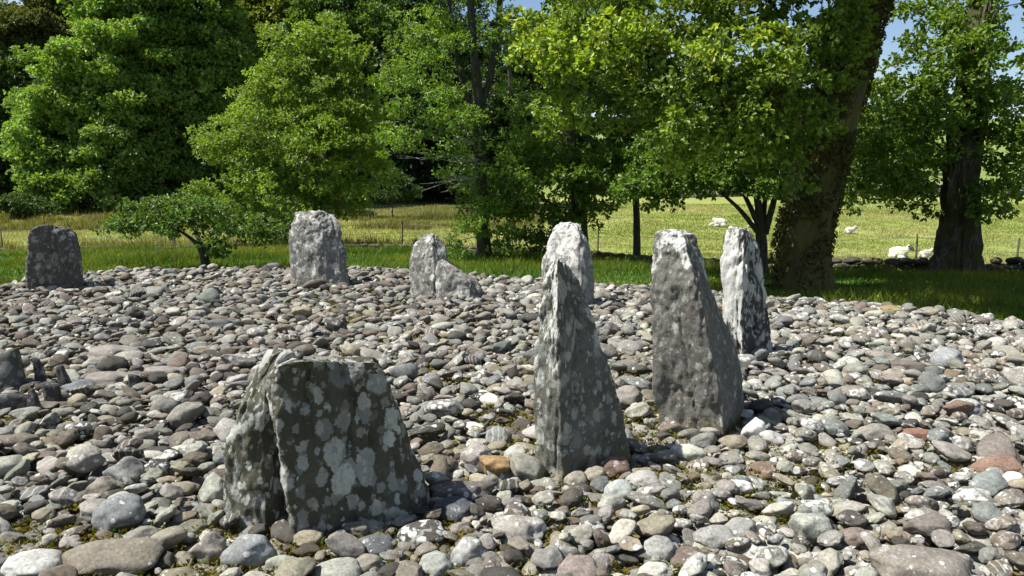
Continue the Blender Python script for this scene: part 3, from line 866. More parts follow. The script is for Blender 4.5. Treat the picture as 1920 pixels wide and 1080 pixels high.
# moss cushions between the cobbles: short tufts
def tufts(name, xy, z, h, w, cols, mat, label, cat, lean=.5, blades=1, flat=False):
    n = len(xy)
    a = rng.uniform(0, 2 * math.pi, n); t = rng.normal(0, lean, (n, 2))
    b = np.stack((xy[:, 0], xy[:, 1], z), 1)
    side = np.stack((np.cos(a), np.sin(a), np.zeros(n)), 1) * (w / 2)[:, None]
    mid = b + np.stack((t[:, 0] * h * .25, t[:, 1] * h * .25, h * .55), 1)
    top = b + np.stack((t[:, 0] * h * .8, t[:, 1] * h * .8, h), 1)
    v = np.stack((b - side, b + side, mid + side * .7, mid - side * .7, top), 1).reshape(-1, 3)
    i = np.arange(n) * 5
    q = np.stack((i, i + 1, i + 2, i + 3), 1); tr = np.stack((i + 3, i + 2, i + 4), 1)
    c = np.repeat(cols, 5, 0)
    o = mesh_np(name, v, [q, tr], mat, col=c, smooth=False)
    return tag(o, label, cat, None, 'stuff')

n = 200000
ys = 1.8 + 10 * rng.uniform(0, 1, n) ** 1.2; xs = rng.uniform(-1, 1, n) * (.71 * ys + .5)
k = (fbm(np.stack((xs * 1.7, ys * 1.7, xs * 0 + 2), 1), 3) > .12 - .3 * np.clip(xs / ys, -1, 1)) & (edge_sd(xs, ys) > .1)
xs, ys = xs[k], ys[k]; m = len(xs)
mc = np.array((.15, .125, .02)) * rng.uniform(.55, 1.35, (m, 1)) * np.array((1, 1, 1)) + np.where(rng.random((m, 1)) < .12, np.array((-.05, .05, 0.0)), 0)
tufts('moss', np.stack((xs, ys), 1), rng.uniform(-.03, .012, m), rng.uniform(.006, .02, m), rng.uniform(.010, .024, m), np.clip(mc, .01, 1), M_GRASS, 'yellow-brown moss in the gaps between the cobbles', 'moss', lean=.8)

# ------------------------------------------------------------------ grass
def frustum_pts(n, y0, y1, m=1.5, power=1.0):
    ys = y0 + (y1 - y0) * rng.uniform(0, 1, n) ** power
    xs = rng.uniform(-1, 1, n) * (.71 * ys + m)
    return xs, ys
WX, WY = [-26, -8, -2, 2, 6, 9, 16, 24], [28, 25, 23.5, 21, 18.8, 18, 17.6, 17.6]
xs, ys = frustum_pts(260000, 8.3, 27)
k = (edge_sd(xs, ys) < -.02) & (ys < np.interp(xs, WX, WY) + .1)
xs, ys = xs[k], ys[k]; m = len(xs)
cl = fbm(np.stack((xs * .8, ys * .8, xs * 0), 1), 3)
h = np.clip(.09 + .05 * cl + rng.normal(0, .03, m), .03, .3) * (1 + .5 * (ys > 15))
cols = np.array((.095, .155, .016)) * rng.uniform(.6, 1.4, (m, 1)) * np.array((1, 1, 1)) + np.clip(cl, -.6, 1)[:, None] * np.array((.08, .05, .005))
dry = rng.random(m) < .12
cols[dry] = np.array((.2, .17, .06)) * rng.uniform(.7, 1.2, (dry.sum(), 1))
weed = (fbm(np.stack((xs * .6, ys * .6, xs * 0 + 8), 1), 3) > .45)
h[weed] *= 1.7; cols[weed] *= np.array((.7, .8, .9))
yl = rng.random(m) < .005
cols[yl] = (.55, .45, .03)
gz = terrain(xs, ys) - .01
gz[yl] += h[yl] * .95
h[yl] = .022
tufts('lawn_grass', np.stack((xs, ys), 1), gz, h, np.where(yl, .03, rng.uniform(.008, .018, m)), cols, M_GRASS, 'bright green grass strip with tiny yellow flowers round the cairn', 'grass')

xs, ys = frustum_pts(330000, 17.5, 62, 2, .8)
k = ys > np.interp(xs, WX, WY) + .25
xs, ys = xs[k], ys[k]; m = len(xs)
big = fbm(np.stack((xs * .16, ys * .22, xs * 0 + 9), 1), 3); fin = fbm(np.stack((xs * .9, ys * .9, xs * 0 + 4), 1), 3)
dw = ys - np.interp(xs, WX, WY)
leftness = np.clip((4 - xs) / 8, 0, 1)
rush = ((fbm(np.stack((xs * .7, ys * .45, xs * 0 + 1), 1), 3) > .05) & (((ys > 44) & (ys < 53) & (xs < 2)) | (dw < 5.0) & (leftness > .4)))
h = np.clip(.13 + .06 * fin + rng.normal(0, .04, m), .05, .5) * np.where(rush, 3.2, 1) * (1 - .35 * (1 - leftness))
mixv = np.clip(.5 + .9 * big + .35 * fin + .25 * leftness - .12, 0, 1)[:, None]
cols = (np.array((.19, .235, .055)) * (1 - mixv) + np.array((.32, .31, .14)) * mixv) * rng.uniform(.85, 1.15, (m, 1))
rc = np.where(rng.random((m, 1)) < .45, np.array((.22, .185, .085)), np.array((.13, .15, .045))) * rng.uniform(.7, 1.3, (m, 1))
cols = np.where(rush[:, None], rc, cols)
tufts('field_grass', np.stack((xs, ys), 1), terrain(xs, ys) - .02, h, rng.uniform(.012, .03, m) * (1 + ys / 50), cols, M_GRASS, 'seeding straw and green pasture grass with darker rushes', 'grass', lean=.35)

# ------------------------------------------------------------------ walls and fence
def stone_wall(name, pts, heights, courses, size, label, jit=.25, dens=1.0, thick=.22, colr=(.2, .19, .165)):
    pts = np.array(pts, float); seg = np.linalg.norm(np.diff(pts, axis=0), axis=1); cum = np.concatenate(([0], np.cumsum(seg)))
    vs, fs, cs = [], [], []; off = 0
    for k in range(courses):
        s = 0.0
        while s < cum[-1]:
            w = size * random.uniform(.6, 1.5)
            s += w * .9 / dens
            x = np.interp(s, cum, pts[:, 0]); y = np.interp(s, cum, pts[:, 1]); H = np.interp(s, cum, heights)
            hh = H / courses
            if H < .02 or random.random() < .04: continue
            z = tz(x, y) + hh * (k + .45) + random.gauss(0, .12) * hh
            v = PR_LO[random.randrange(36)] * np.array((w * .55, thick * random.uniform(.7, 1.1), hh * .68)) + (x, y + random.gauss(0, .03), z)
            vs.append(v); fs.append(F_LO + off); off += len(v)
            cs.append(np.tile(np.array(colr) * random.uniform(.6, 1.35), (len(v), 1)))
    n = off
    o = mesh_np(name, np.concatenate(vs), [np.concatenate(fs)], M_COB, col=np.concatenate(cs), extra={'lichen': np.full(n, .5), 'band': np.zeros(n)})
    return tag(o, label, 'wall')
stone_wall('dry_stone_wall', list(zip(WX, WY)), [.22, .2, .26, .3, .4, .42, .42, .42], 3, .3, 'low tumbled dry stone wall below the wire fence behind the trees', colr=(.06, .055, .035))
fx = np.linspace(6, 64, 16)
stone_wall('dry_stone_wall', [(x, 70 + .03 * x + .6 * math.sin(x * .3)) for x in fx], [1.05 + .12 * math.sin(i * 1.7) for i in range(16)], 4, .55, 'long dry stone wall crossing the far side of the sheep field', thick=.35, colr=(.22, .205, .185))

fence = empty('wire_fence', (0, 22, tz(0, 22)))
tag(fence, 'thin post and wire fence just behind the low tumbled wall', 'fence')
def tube_mesh(segs, sides=6):
    """segs: list of (p0, p1, r0, r1)"""
    if not len(segs): return np.zeros((0, 3)), [np.zeros((0, 4), int)]
    p0 = np.array([s[0] for s in segs], float); p1 = np.array([s[1] for s in segs], float)
    r0 = np.array([s[2] for s in segs]); r1 = np.array([s[3] for s in segs])
    d = nrm(p1 - p0); ref = np.where(np.abs(d[:, 2:3]) > .9, np.array((1., 0, 0)), np.array((0, 0, 1.)))
    u = nrm(np.cross(d, ref)); w = np.cross(d, u)
    a = np.arange(sides) * 2 * math.pi / sides
    off = u[:, None] * np.cos(a)[None, :, None] + w[:, None] * np.sin(a)[None, :, None]
    A = p0[:, None] + off * r0[:, None, None]; B = p1[:, None] + off * r1[:, None, None]
    v = np.concatenate((A, B), 1).reshape(-1, 3)
    base = (np.arange(len(segs)) * 2 * sides)[:, None]
    i = np.arange(sides)[None]; j = (np.arange(sides) + 1)[None] % sides
    q = np.stack((base + i, base + j, base + sides + j, base + sides + i), -1).reshape(-1, 4)
    return v, [q]
fpts = []
for px in (-60, 6, 330, 755, 1120, 1357, 1719, 1905, 2100):
    lo, hi = 14, 30
    for Yq in np.arange(14, 32, .05):
        x = (px - 960) / F * Yq * 1.005
        if Yq > np.interp(x, WX, WY) + .75: break
    fpts.append((x, Yq))
L0 = np.array(fence.location)
tops = []
for (x, y) in fpts:
    z = tz(x, y); hh = random.uniform(.92, 1.02); l = random.uniform(-.04, .04)
    v, f = tube_mesh([((x, y, z - .2), (x + l, y, z + hh), .026, .022)], 8)
    n = len(v); v = np.concatenate((v, [(x + l, y, z + hh + .01)]))
    tri = np.array([(8 + i, 8 + (i + 1) % 8, n) for i in range(8)])
    mesh_np('post', v - L0, f + [tri], M_POST, parent=fence)
    tops.append((x + l, y, z, hh))
for kz in (.93, .62, .34):
    segs = []
    for a, b in zip(tops[:-1], tops[1:]):
        p = np.array((a[0], a[1], a[2] + a[3] * kz)); q = np.array((b[0], b[1], b[2] + b[3] * kz))
        pr = p
        for t in np.linspace(0, 1, 9)[1:]:
            c = p + (q - p) * t; c[2] -= .06 * math.sin(math.pi * t)
            segs.append((pr, c, .005, .005)); pr = c
    v, f = tube_mesh(segs, 4)
    mesh_np('wire', v - L0, f, M_WIRE, parent=fence)

# ------------------------------------------------------------------ trees
def leaf_mesh(tips, out, L, Wd, cols, per=4, spread=.75, up=.8, droop=.0):
    n = len(tips) * per
    base = np.repeat(tips, per, 0); o = np.repeat(out, per, 0)
    d = nrm(o * .6 + rng.normal(size=(n, 3)) * spread + np.array((0, 0, -droop)))
    nn = nrm(np.array((0, 0, up * .75)) + o * .5 + rng.normal(size=(n, 3)) * .6)
    nn = nrm(nn - d * (nn * d).sum(1, keepdims=True))
    s = np.cross(nn, d)
    l = (L * rng.uniform(.7, 1.25, n))[:, None]; w = l * Wd / L
    b = base + d * l * .08
    f1 = nn * w * .14
    v = np.stack((b, b + d * l * .38 + s * w * .40 + f1, b + d * l * .74 + s * w * .48 + f1 - nn * l * .05, b + d * l - nn * l * .14,
                  b + d * l * .70 - s * w * .48 + f1 - nn * l * .05, b + d * l * .34 - s * w * .40 + f1), 1).reshape(-1, 3)
    i = np.arange(n) * 6
    c = np.repeat(cols, per, 0) * rng.uniform(.75, 1.28, (n, 1)) * np.stack((rng.uniform(.85, 1.2, n), np.ones(n), rng.uniform(.7, 1.2, n)), 1)
    return v, np.concatenate((np.stack((i, i + 3, i + 2, i + 1), 1), np.stack((i, i + 5, i + 4, i + 3), 1))), np.repeat(c, 6, 0)

def loft_trunk(pts, mat, name, parent, sides=28, knob=.12, flare=.5, seed=0, ridged=.06, L0=None):
    """pts: (x,y,z,r). one tapering, knobbly trunk"""
    p = np.array(pts, float)
    s = np.concatenate(([0], np.cumsum(np.linalg.norm(np.diff(p[:, :3], axis=0), axis=1))))
    n = max(12, int(s[-1] / .09)); n = min(n, 160)
    t = np.linspace(0, s[-1], n)
    c = np.stack([np.interp(t, s, p[:, k]) for k in range(4)], 1)
    for _ in range(4): c[1:-1] = .5 * c[1:-1] + .25 * (c[:-2] + c[2:])
    a = np.linspace(0, 2 * math.pi, sides, endpoint=False)
    ring = np.stack((np.cos(a), np.sin(a), a * 0), 1)
    q = ring[None] * 1.0 + np.array((0, 0, 0))
    th = np.broadcast_to(ring[None], (n, sides, 3))
    sp = np.concatenate((th[..., :2] * 1.4, np.broadcast_to(t[:, None, None] * .9, (n, sides, 1))), -1).reshape(-1, 3)
    k1 = fbm(sp * 1.2 + seed * 9.1, 3).reshape(n, sides)
    k2 = fbm(np.concatenate((sp[:, :2] * 6, sp[:, 2:] * 2.2), 1) + seed, 3).reshape(n, sides)
    fl = 1 + flare * np.exp(-t / .28)[:, None] * (1 + .5 * np.cos(a * 5 + seed)[None])
    k3 = -np.abs(fbm(np.concatenate((sp[:, :2] * 9, sp[:, 2:] * 1.6), 1) + 4, 3).reshape(n, sides))
    rad = c[:, 3:4] * fl * (1 + knob * k1 + ridged * k2 + ridged * .9 * k3)
    v = c[:, None, :3] + th * rad[..., None]
    v = v.reshape(-1, 3)
    if L0 is not None: v = v - L0
    idx = np.arange(n * sides).reshape(n, sides); nx_ = np.roll(idx, -1, 1)
    f = np.stack((idx[:-1], nx_[:-1], nx_[1:], idx[1:]), -1).reshape(-1, 4)
    o = mesh_np(name, v, [f], mat, parent=parent)
    return o, c, v

def tree(name, label, Y0, trunk, lobes, s=.32, k=1.0, leaves=70, L=.09, Wd=.055, colr=(.06, .11, .018), var=.25, yellow=None, mat=M_BARK, group=None, cat='tree', per=4,
         extra_trunks=(), twig=.006, up=.8, flat=.5, droop=.05, z0=None, knob=.1, flare=.5, bright=.0, wander=.12, ridged=.06):
    """trunk: list of (px, py, dY, radius m); lobes: (px, py, rx, ry, dY, rY m, weight[, kind]) crown masses"""
    base = P(trunk[0][0], trunk[0][1], Y0 + trunk[0][2])
    bz = tz(base[0], base[1]) if z0 is None else z0
    root = empty(name, (base[0], base[1], bz)); L0 = np.array((base[0], base[1], bz))
    tag(root, label, cat, group)
    nodes, par, rad, fixed = [], [], [], []
    stems, stem_of = [], []
    for ti, tr in enumerate((trunk,) + tuple(extra_trunks)):
        pts = []
        for q in tr:
            w = P(q[0], q[1], Y0 + q[2]); pts.append((w[0], w[1], w[2], q[3]))
        if ti == 0:
            pts[0] = (pts[0][0], pts[0][1], bz - .15, pts[0][3])
        ob, c, _ = loft_trunk(pts, mat, 'trunk' if ti == 0 else 'stem', root, seed=hash(label) % 50 if False else len(label) + ti, L0=L0, knob=knob, flare=flare if ti == 0 else .0,
                              sides=80 if pts[0][3] > .25 else 16, ridged=ridged)
        stems.append(ob)
        for j in range(0, len(c), 3):
            nodes.append(c[j, :3]); par.append(-1); rad.append(c[j, 3]); fixed.append(True); stem_of.append(ti)
    nodes = [np.array(x) for x in nodes]
    plen = [0.0] * len(nodes)
    # sprays
    S, SR, KIND, CEN = [], [], [], []
    for lb in lobes:
        px, py, rx, ry, dY, rY, wgt = lb[:7]; kind = lb[7] if len(lb) > 7 else 0
        cc = P(px, py, Y0 + dY); sc = (Y0 + dY) / F
        R = np.array((rx * sc, rY, ry * sc))
        coarse = 1.7 if kind == 9 else 1.0
        area = 4 * math.pi * (R[0] * R[1] + R[0] * R[2] + R[1] * R[2]) / 3
        n = max(3, int(k * wgt * area / (math.pi * (s * coarse) ** 2)))
        d = nrm(rng.normal(size=(n, 3))); r = rng.uniform(.25, 1, (n, 1)) ** .6 * np.where(rng.random((n, 1)) < .18, rng.uniform(1.05, 1.4, (n, 1)), 1)
        pts = cc + d * r * R
        S.append(pts); SR += [s * coarse * random.uniform(.6, 1.35) for _ in range(n)]; KIND += [kind] * n; CEN.append(np.tile(cc, (n, 1)))
    S = np.concatenate(S); SR = np.array(SR); KIND = np.array(KIND); CEN = np.concatenate(CEN)
    keep = S[:, 2] > np.array([tz(a, b) for a, b in S[:, :2]]) + .15
    S, SR, KIND, CEN = S[keep], SR[keep], KIND[keep], CEN[keep]
    T = np.array(nodes)
    dist = np.array([np.linalg.norm(T - q, axis=1).min() for q in S])
    segs = []
    step = max(.45, .022 * Y0)
    arr = np.zeros((len(nodes) + len(S) * 40, 3)); pl = np.zeros(len(arr)); cnt = len(nodes)
    arr[:cnt] = T
    for i in np.argsort(dist):
        q = S[i] - (0, 0, SR[i] * .3)
        A = arr[:cnt]; dd = np.linalg.norm(A - q, axis=1)
        cost = dd + .3 * pl[:cnt] + .6 * np.clip(A[:, 2] - q[2] , 0, None)
        j = int(np.argmin(cost)); a = arr[j].copy(); D = dd[j]
        m = max(1, min(int(D / step), 30))
        prev = j
        for t in range(1, m + 1):
            u = t / m
            w = a + (q - a) * u
            if t < m: w = w + rng.normal(0, wander * D / m, 3) + np.array((0, 0, .10 * D * math.sin(math.pi * u)))
            arr[cnt] = w; pl[cnt] = pl[prev] + np.linalg.norm(w - arr[prev])
            par.append(prev); rad.append(0.0); fixed.append(False); stem_of.append(stem_of[prev])
            prev = cnt; cnt += 1
    rp = np.zeros(cnt)
    child = np.zeros(cnt)
    for i in range(cnt - 1, len(nodes) - 1, -1):
        r = max(rp[i], twig ** 2.3); rp[i] = r
        if par[i] >= len(nodes): rp[par[i]] += r
    rr = rp ** (1 / 2.3)
    root_of = list(range(cnt))
    for i in range(len(nodes), cnt): root_of[i] = root_of[par[i]]
    for i in range(len(nodes), cnt):
        j = par[i]
        r0 = min(rr[j] if j >= len(nodes) else rr[i] * 1.15, rr[i] * 1.6)
        if j < len(nodes): r0 = min(r0, rad[j] * .8)
        segs.append((arr[j] - L0, arr[i] - L0, r0, min(rr[i], r0), stem_of[i], root_of[i]))
    for ti, stem in enumerate(stems):
        for rt in sorted(set(q[5] for q in segs if q[4] == ti)):
            v, f = tube_mesh([q for q in segs if q[5] == rt], 6)
            mesh_np('bough', v, f, M_TWIG, parent=stem)
    # leaves
    nt = np.maximum(3, (leaves * (SR / s) ** 2 * np.where(KIND == 9, .35, 1) / per).astype(int))
    ci = np.repeat(np.arange(len(S)), nt)
    g3 = rng.normal(size=(len(ci), 3)); g3 = g3 / np.maximum(1, np.linalg.norm(g3, axis=1, keepdims=True) / 1.7)
    tips = S[ci] + g3 * (SR[ci] * .62)[:, None] * np.array((1, 1, flat))
    out = nrm(g3 * np.array((1, 1, .6)) + nrm(S[ci] - CEN[ci]) * .5 + np.array((0, 0, .15)))
    sv = rng.normal(1, var * .5, len(S)).clip(.55, 1.6)
    cc = np.array(colr) * sv[ci][:, None]
    if yellow is not None:
        pick = (KIND[ci] == 1) & (fbm(tips * 1.1 + 3, 2) + rng.normal(0, .35, len(ci)) > .12)
        cc = np.where(pick[:, None], np.array(yellow) * rng.uniform(.7, 1.25, (len(ci), 1)), cc)
    big = np.where(KIND[ci] == 9, 1.9, 1.0)
    v, q, c = leaf_mesh(tips, out, L, Wd, cc, per, up=up, droop=droop)
    if (KIND == 9).any():
        # larger leaves outside the picture: scale about the twig tip
        w = np.repeat(np.repeat(big, per), 6)[:, None]; b = np.repeat(np.repeat(tips, per, 0), 6, 0)
        v = b + (v - b) * w
    mesh_np('crown', v - L0, [q], M_LEAF, parent=root, smooth=False, col=np.clip(c, .002, .9))
    return root

TREES_BIG = 'trees around the stone circle'
# --- big oak, its trunk the thickest, yellowish young leaves hanging to the left
oak = tree('oak_tree', 'huge oak with the thickest mossy leaning trunk and yellow-green hanging leaves', 13.0,
    [(1500, 556, .4, .50), (1506, 480, .4, .46), (1520, 400, .4, .44), (1540, 300, .42, .43), (1570, 180, .45, .42), (1605, 60, .5, .41), (1640, -60, .5, .38), (1690, -260, .6, .30), (1720, -480, .6, .2)],
    [(1010, 60, 60, 65, -.6, .6, 1, 1), (1085, 130, 80, 65, -.8, .7, 1, 1), (1050, 205, 50, 40, -.8, .5, 1, 1), (1165, 95, 90, 80, -.8, .8, 1, 1), (1250, 130, 90, 85, -1., .8, 1, 1),
     (1190, 205, 65, 45, -.8, .6, 1, 1), (1300, 200, 90, 75, -1., .8, 1, 1), (1390, 110, 100, 85, -1., .8, 1, 1), (1400, 215, 85, 75, -.9, .7, 1, 1), (1320, 285, 80, 40, -.8, .6, .8, 1),
     (1470, 150, 75, 100, -.9, .6, 1, 0), (1550, 130, 55, 130, -.7, .4, .8, 0), (1240, 30, 150, 60, -.2, 1., 1, 0), (1400, 10, 150, 60, -.2, 1., 1, 0), (1455, 290, 40, 60, -.5, .4, .8, 0),
     (1590, 40, 60, 60, -.5, .5, .8, 0), (1525, 235, 50, 70, -.8, .35, .8, 0), (1560, 70, 55, 75, -.8, .35, .9, 0), (1495, 330, 35, 45, -.7, .3, .6, 0), (1365, -716, 200, 80, -3.3, .9, 2.4, 9), (1120, 10, 90, 50, .2, .9, 1, 0),  # lobe far above the frame is unseen, added to shade the grass
     (1500, -170, 170, 100, -.4, 1.8, 2., 9), (1590, -270, 250, 150, -.6, 2.2, 2., 9), (1720, -200, 110, 90, -1., 1.8, 2., 9), (1620, -480, 300, 190, -.6, 2.4, 1.6, 9), (1260, -380, 190, 110, 2.2, 1.4, 2., 9), (1440, -340, 170, 110, .8, 1.3, 2., 9)],  # unseen upper crown, filled out and placed to shade the ground at right
    s=.25, k=.88, leaves=78, L=.092, Wd=.055, colr=(.13, .2, .024), yellow=(.28, .385, .048), mat=M_BARKMOSS, group=TREES_BIG, per=5, knob=.09, flare=.25, ridged=.09)

def ivy_on(root, pts, n, r_extra, colr, name='ivy', L=.05, Wd=.042, sideleaf=.9):
    """small leaves growing on a trunk: pts (x,y,z,r)"""
    p = np.array(pts); s = np.concatenate(([0], np.cumsum(np.linalg.norm(np.diff(p[:, :3], axis=0), axis=1))))
    t = rng.uniform(0, s[-1], n); a = rng.uniform(0, 2 * math.pi, n)
    c = np.stack([np.interp(t, s, p[:, k]) for k in range(4)], 1)
    keep = fbm(np.stack((np.cos(a) * 2, np.sin(a) * 2.5, t * 2.5), 1), 3) > -.15
    c, a = c[keep], a[keep]; n = len(c)
    o = np.stack((np.cos(a), np.sin(a), a * 0), 1)
    rr_ = c[:, 3] * 1.0 + rng.uniform(-.02, r_extra, n)
    tips = c[:, :3] + o * rr_[:, None]
    v, q, cl = leaf_mesh(tips, o, L, Wd, np.array(colr) * rng.uniform(.5, 1.4, (n, 1)), 3, up=.5, droop=.3)
    L0 = np.array(root.location)
    return mesh_np(name, v - L0, [q], M_LEAF, parent=root, smooth=False, col=np.clip(cl, .002, .9))
def tp(Y0, tr):
    return [(*P(a, b, Y0 + d), r) for a, b, d, r in tr]
ivy_on(oak, tp(13, [(1488, 556, .4, .50), (1500, 480, .4, .46), (1516, 400, .4, .44), (1540, 300, .42, .43), (1570, 180, .45, .42), (1605, 60, .5, .41), (1640, -60, .5, .38)]), 11000, .07, (.085, .08, .018), L=.04, name='ivy')

# --- right oak with pale gnarled foot
roak = tree('oak_tree', 'gnarled oak with a pale sunlit hollow foot beside the resting ewe', 17.0,
    [(1795, 522, 0, .44), (1797, 470, 0, .40), (1800, 400, 0, .36), (1805, 300, 0, .32), (1815, 200, 0, .30), (1830, 100, 0, .28), (1850, 0, 0, .26), (1862, -120, 0, .22), (1870, -300, 0, .15)],
    [(1750, 235, 65, 65, -.7, .7, 1), (1705, 160, 55, 60, -.4, .8, 1), (1862, 225, 65, 55, -.6, .7, 1), (1885, 275, 50, 45, -.5, .6, 1), (1790, 165, 65, 75, -.8, .7, 1), (1815, 100, 45, 60, -.6, .6, 1),
     (1868, 325, 40, 45, -.3, .5, .9), (1690, 300, 75, 55, .2, .8, .8), (1645, 330, 55, 50, .3, .7, .7), (1720, 368, 50, 32, 0, .6, .7), (1850, 380, 45, 30, -.5, .5, .8), (1755, 70, 50, 50, -.3, .7, .9),
     (1640, 225, 50, 70, .6, .8, .8), (1860, 170, 45, 45, .3, .6, .8), (1888, 90, 22, 12, 0, .3, 1), (1700, 15, 45, 18, .3, .5, .7), (1800, 15, 60, 35, .2, .8, .8), (1760, 320, 45, 60, .4, .6, .8), (1890, 355, 30, 22, 0, .4, .7),
     (1890, 5, 50, 14, .2, .5, .5), (1910, 170, 40, 40, .3, .5, .9), (1842, 392, 28, 34, -.7, .3, .9), (1845, 40, 35, 45, -.6, .3, .9),
     (1960, -170, 170, 90, .5, 2.0, .5, 9), (2060, 100, 90, 150, .5, 2.0, .8, 9)],
    s=.27, k=.85, leaves=85, L=.10, Wd=.06, colr=(.12, .2, .024), mat=M_BARKPALE, group=TREES_BIG, per=5, knob=.3, flare=.75, ridged=.2)

# --- ash with a dark trunk and feathery leaves
ash = tree('ash_tree', 'slender ash with a straight dark trunk and feathery light leaves on its left', 18.3,
    [(908, 505, 0, .17), (906, 420, 0, .15), (902, 330, 0, .145), (898, 250, 0, .14), (896, 180, 0, .13), (888, 90, 0, .10), (880, -20, 0, .09), (872, -160, 0, .06)],
    [(790, 170, 65, 75, -.5, .8, 1), (770, 250, 50, 45, -.5, .7, 1), (850, 235, 55, 60, -.7, .7, .9), (835, 90, 60, 70, -.2, .9, .6), (905, 30, 90, 60, .4, 1.0, .5), (870, 310, 45, 50, -.5, .5, .5),
     (935, 330, 60, 55, -.4, .6, .6), (870, 440, 38, 32, -.5, .5, 1.2), (905, 400, 45, 45, -.3, .5, 1.0), (940, 450, 35, 30, -.3, .4, .8), (760, 110, 40, 50, .2, .7, .8), (960, 130, 40, 60, .4, .7, .5), (730, 170, 30, 40, -.2, .5, .8),
     (800, 20, 70, 50, .3, 1., .5), (960, 260, 40, 45, .5, .6, .6), (870, -140, 170, 110, .4, 2.2, .45, 9)],
    s=.27, k=.66, leaves=90, L=.10, Wd=.036, colr=(.14, .24, .035), var=.3, group=TREES_BIG, extra_trunks=([(897, 215, 0, .10), (918, 150, .1, .09), (934, 60, .2, .085), (945, -120, .3, .06)], [(897, 240, 0, .07), (868, 160, .2, .06), (845, 40, .4, .05), (835, -100, .5, .03)]), per=5, droop=.2)
L0 = np.array(ash.location)
for (a, b, n) in (((880, 300), (762, 288), 5), ((880, 330), (800, 345), 4), ((870, 270), (730, 240), 4)):
    for _ in range(n):
        p = P(a[0] + 20, a[1], 18.2); e = P(b[0] + random.uniform(-25, 40), b[1] + random.uniform(-18, 18), 17.4 + random.uniform(-.4, .4))
        pr, segs = p, []
        for t in np.linspace(0, 1, 7)[1:]:
            w = p + (e - p) * t + rng.normal(0, .04, 3)
            segs.append((pr - L0, w - L0, .015 * (1.1 - t) + .003, .015 * (1 - t) + .002)); pr = w
        v, f = tube_mesh(segs, 5); mesh_np('dead_branch', v, f, M_DEAD, parent=ash)

# --- second oak, low dark bough
tree('oak_tree', 'middle oak with a low dark bough of leaves over the sunny field', 19.5,
    [(1088, 520, 0, .22), (1087, 420, 0, .20), (1082, 340, 0, .19), (1066, 260, 0, .18), (1068, 170, 0, .17), (1085, 60, 0, .16), (1100, -80, 0, .13), (1110, -260, 0, .08)],
    [(960, 345, 80, 55, -.6, .8, 1), (905, 375, 45, 45, -.6, .6, 1), (1000, 415, 85, 42, -.6, .8, 1), (1060, 330, 75, 55, -.5, .8, .9), (1125, 365, 50, 45, -.3, .6, .9), (950, 455, 45, 22, -.5, .5, .8), (1060, 400, 60, 35, -.5, .6, .9),
     (1000, 290, 60, 50, .2, .9, 1), (1090, 260, 70, 60, .3, .9, .8), (1030, 160, 70, 80, .5, 1.0, .7), (1130, 170, 70, 80, .5, 1., .8), (1110, 50, 110, 80, .5, 1.2, .8), (1150, 310, 60, 50, .2, .7, .8), (1020, 50, 60, 70, .6, 1., .7),
     (1100, -160, 220, 130, .5, 2.5, .5, 9)],
    s=.31, k=.8, leaves=85, L=.105, Wd=.06, colr=(.10, .175, .022), group=TREES_BIG, per=5)

# --- thin young tree
tree('young_tree', 'thin young tree with one slim dark stem right of the middle oak', 20.5,
    [(1194, 492, 0, .11), (1194, 430, 0, .095), (1192, 360, 0, .085), (1188, 280, 0, .07), (1184, 180, 0, .05), (1182, 60, 0, .03)],
    [(1190, 300, 70, 55, 0, .9, 1), (1145, 350, 45, 38, -.2, .6, .9), (1235, 335, 55, 40, -.2, .7, .9), (1185, 210, 60, 65, 0, .9, .9), (1185, 110, 50, 60, 0, .8, .8), (1120, 390, 30, 20, 0, .4, .7)],
    s=.33, k=.95, leaves=90, L=.12, Wd=.07, colr=(.10, .18, .022), group=TREES_BIG, per=5)

# --- multi-stemmed tree left of the huge oak
tree('hazel_tree', 'small tree of several fanned stems growing left of the huge mossy trunk', 15.4,
    [(1430, 520, .3, .13), (1428, 460, .3, .12), (1425, 410, .3, .09), (1415, 340, .2, .06), (1400, 260, .1, .03)],
    [(1230, 315, 75, 55, 0, .8, .8), (1330, 330, 85, 45, -.2, .8, .9), (1420, 325, 75, 50, -.2, .8, .9), (1215, 365, 45, 28, 0, .5, .7), (1290, 275, 80, 55, .2, .9, .8), (1495, 330, 50, 55, -.3, .5, .8), (1390, 250, 80, 55, .3, .9, .8), (1480, 250, 60, 60, .3, .7, .8), (1180, 340, 40, 30, .2, .5, .6)],
    s=.28, k=.95, leaves=95, L=.10, Wd=.06, colr=(.095, .175, .022), group=TREES_BIG, per=5,
    extra_trunks=([(1424, 440, .3, .075), (1390, 395, .2, .06), (1340, 350, .1, .045), (1275, 315, 0, .025)], [(1424, 425, .3, .07), (1398, 370, .3, .05), (1370, 320, .3, .04), (1340, 270, .3, .02)],
                  [(1434, 440, .3, .08), (1450, 380, .2, .06), (1470, 310, .1, .04)], [(1430, 430, .4, .06), (1435, 360, .5, .05), (1445, 280, .5, .03)]), flare=.2)

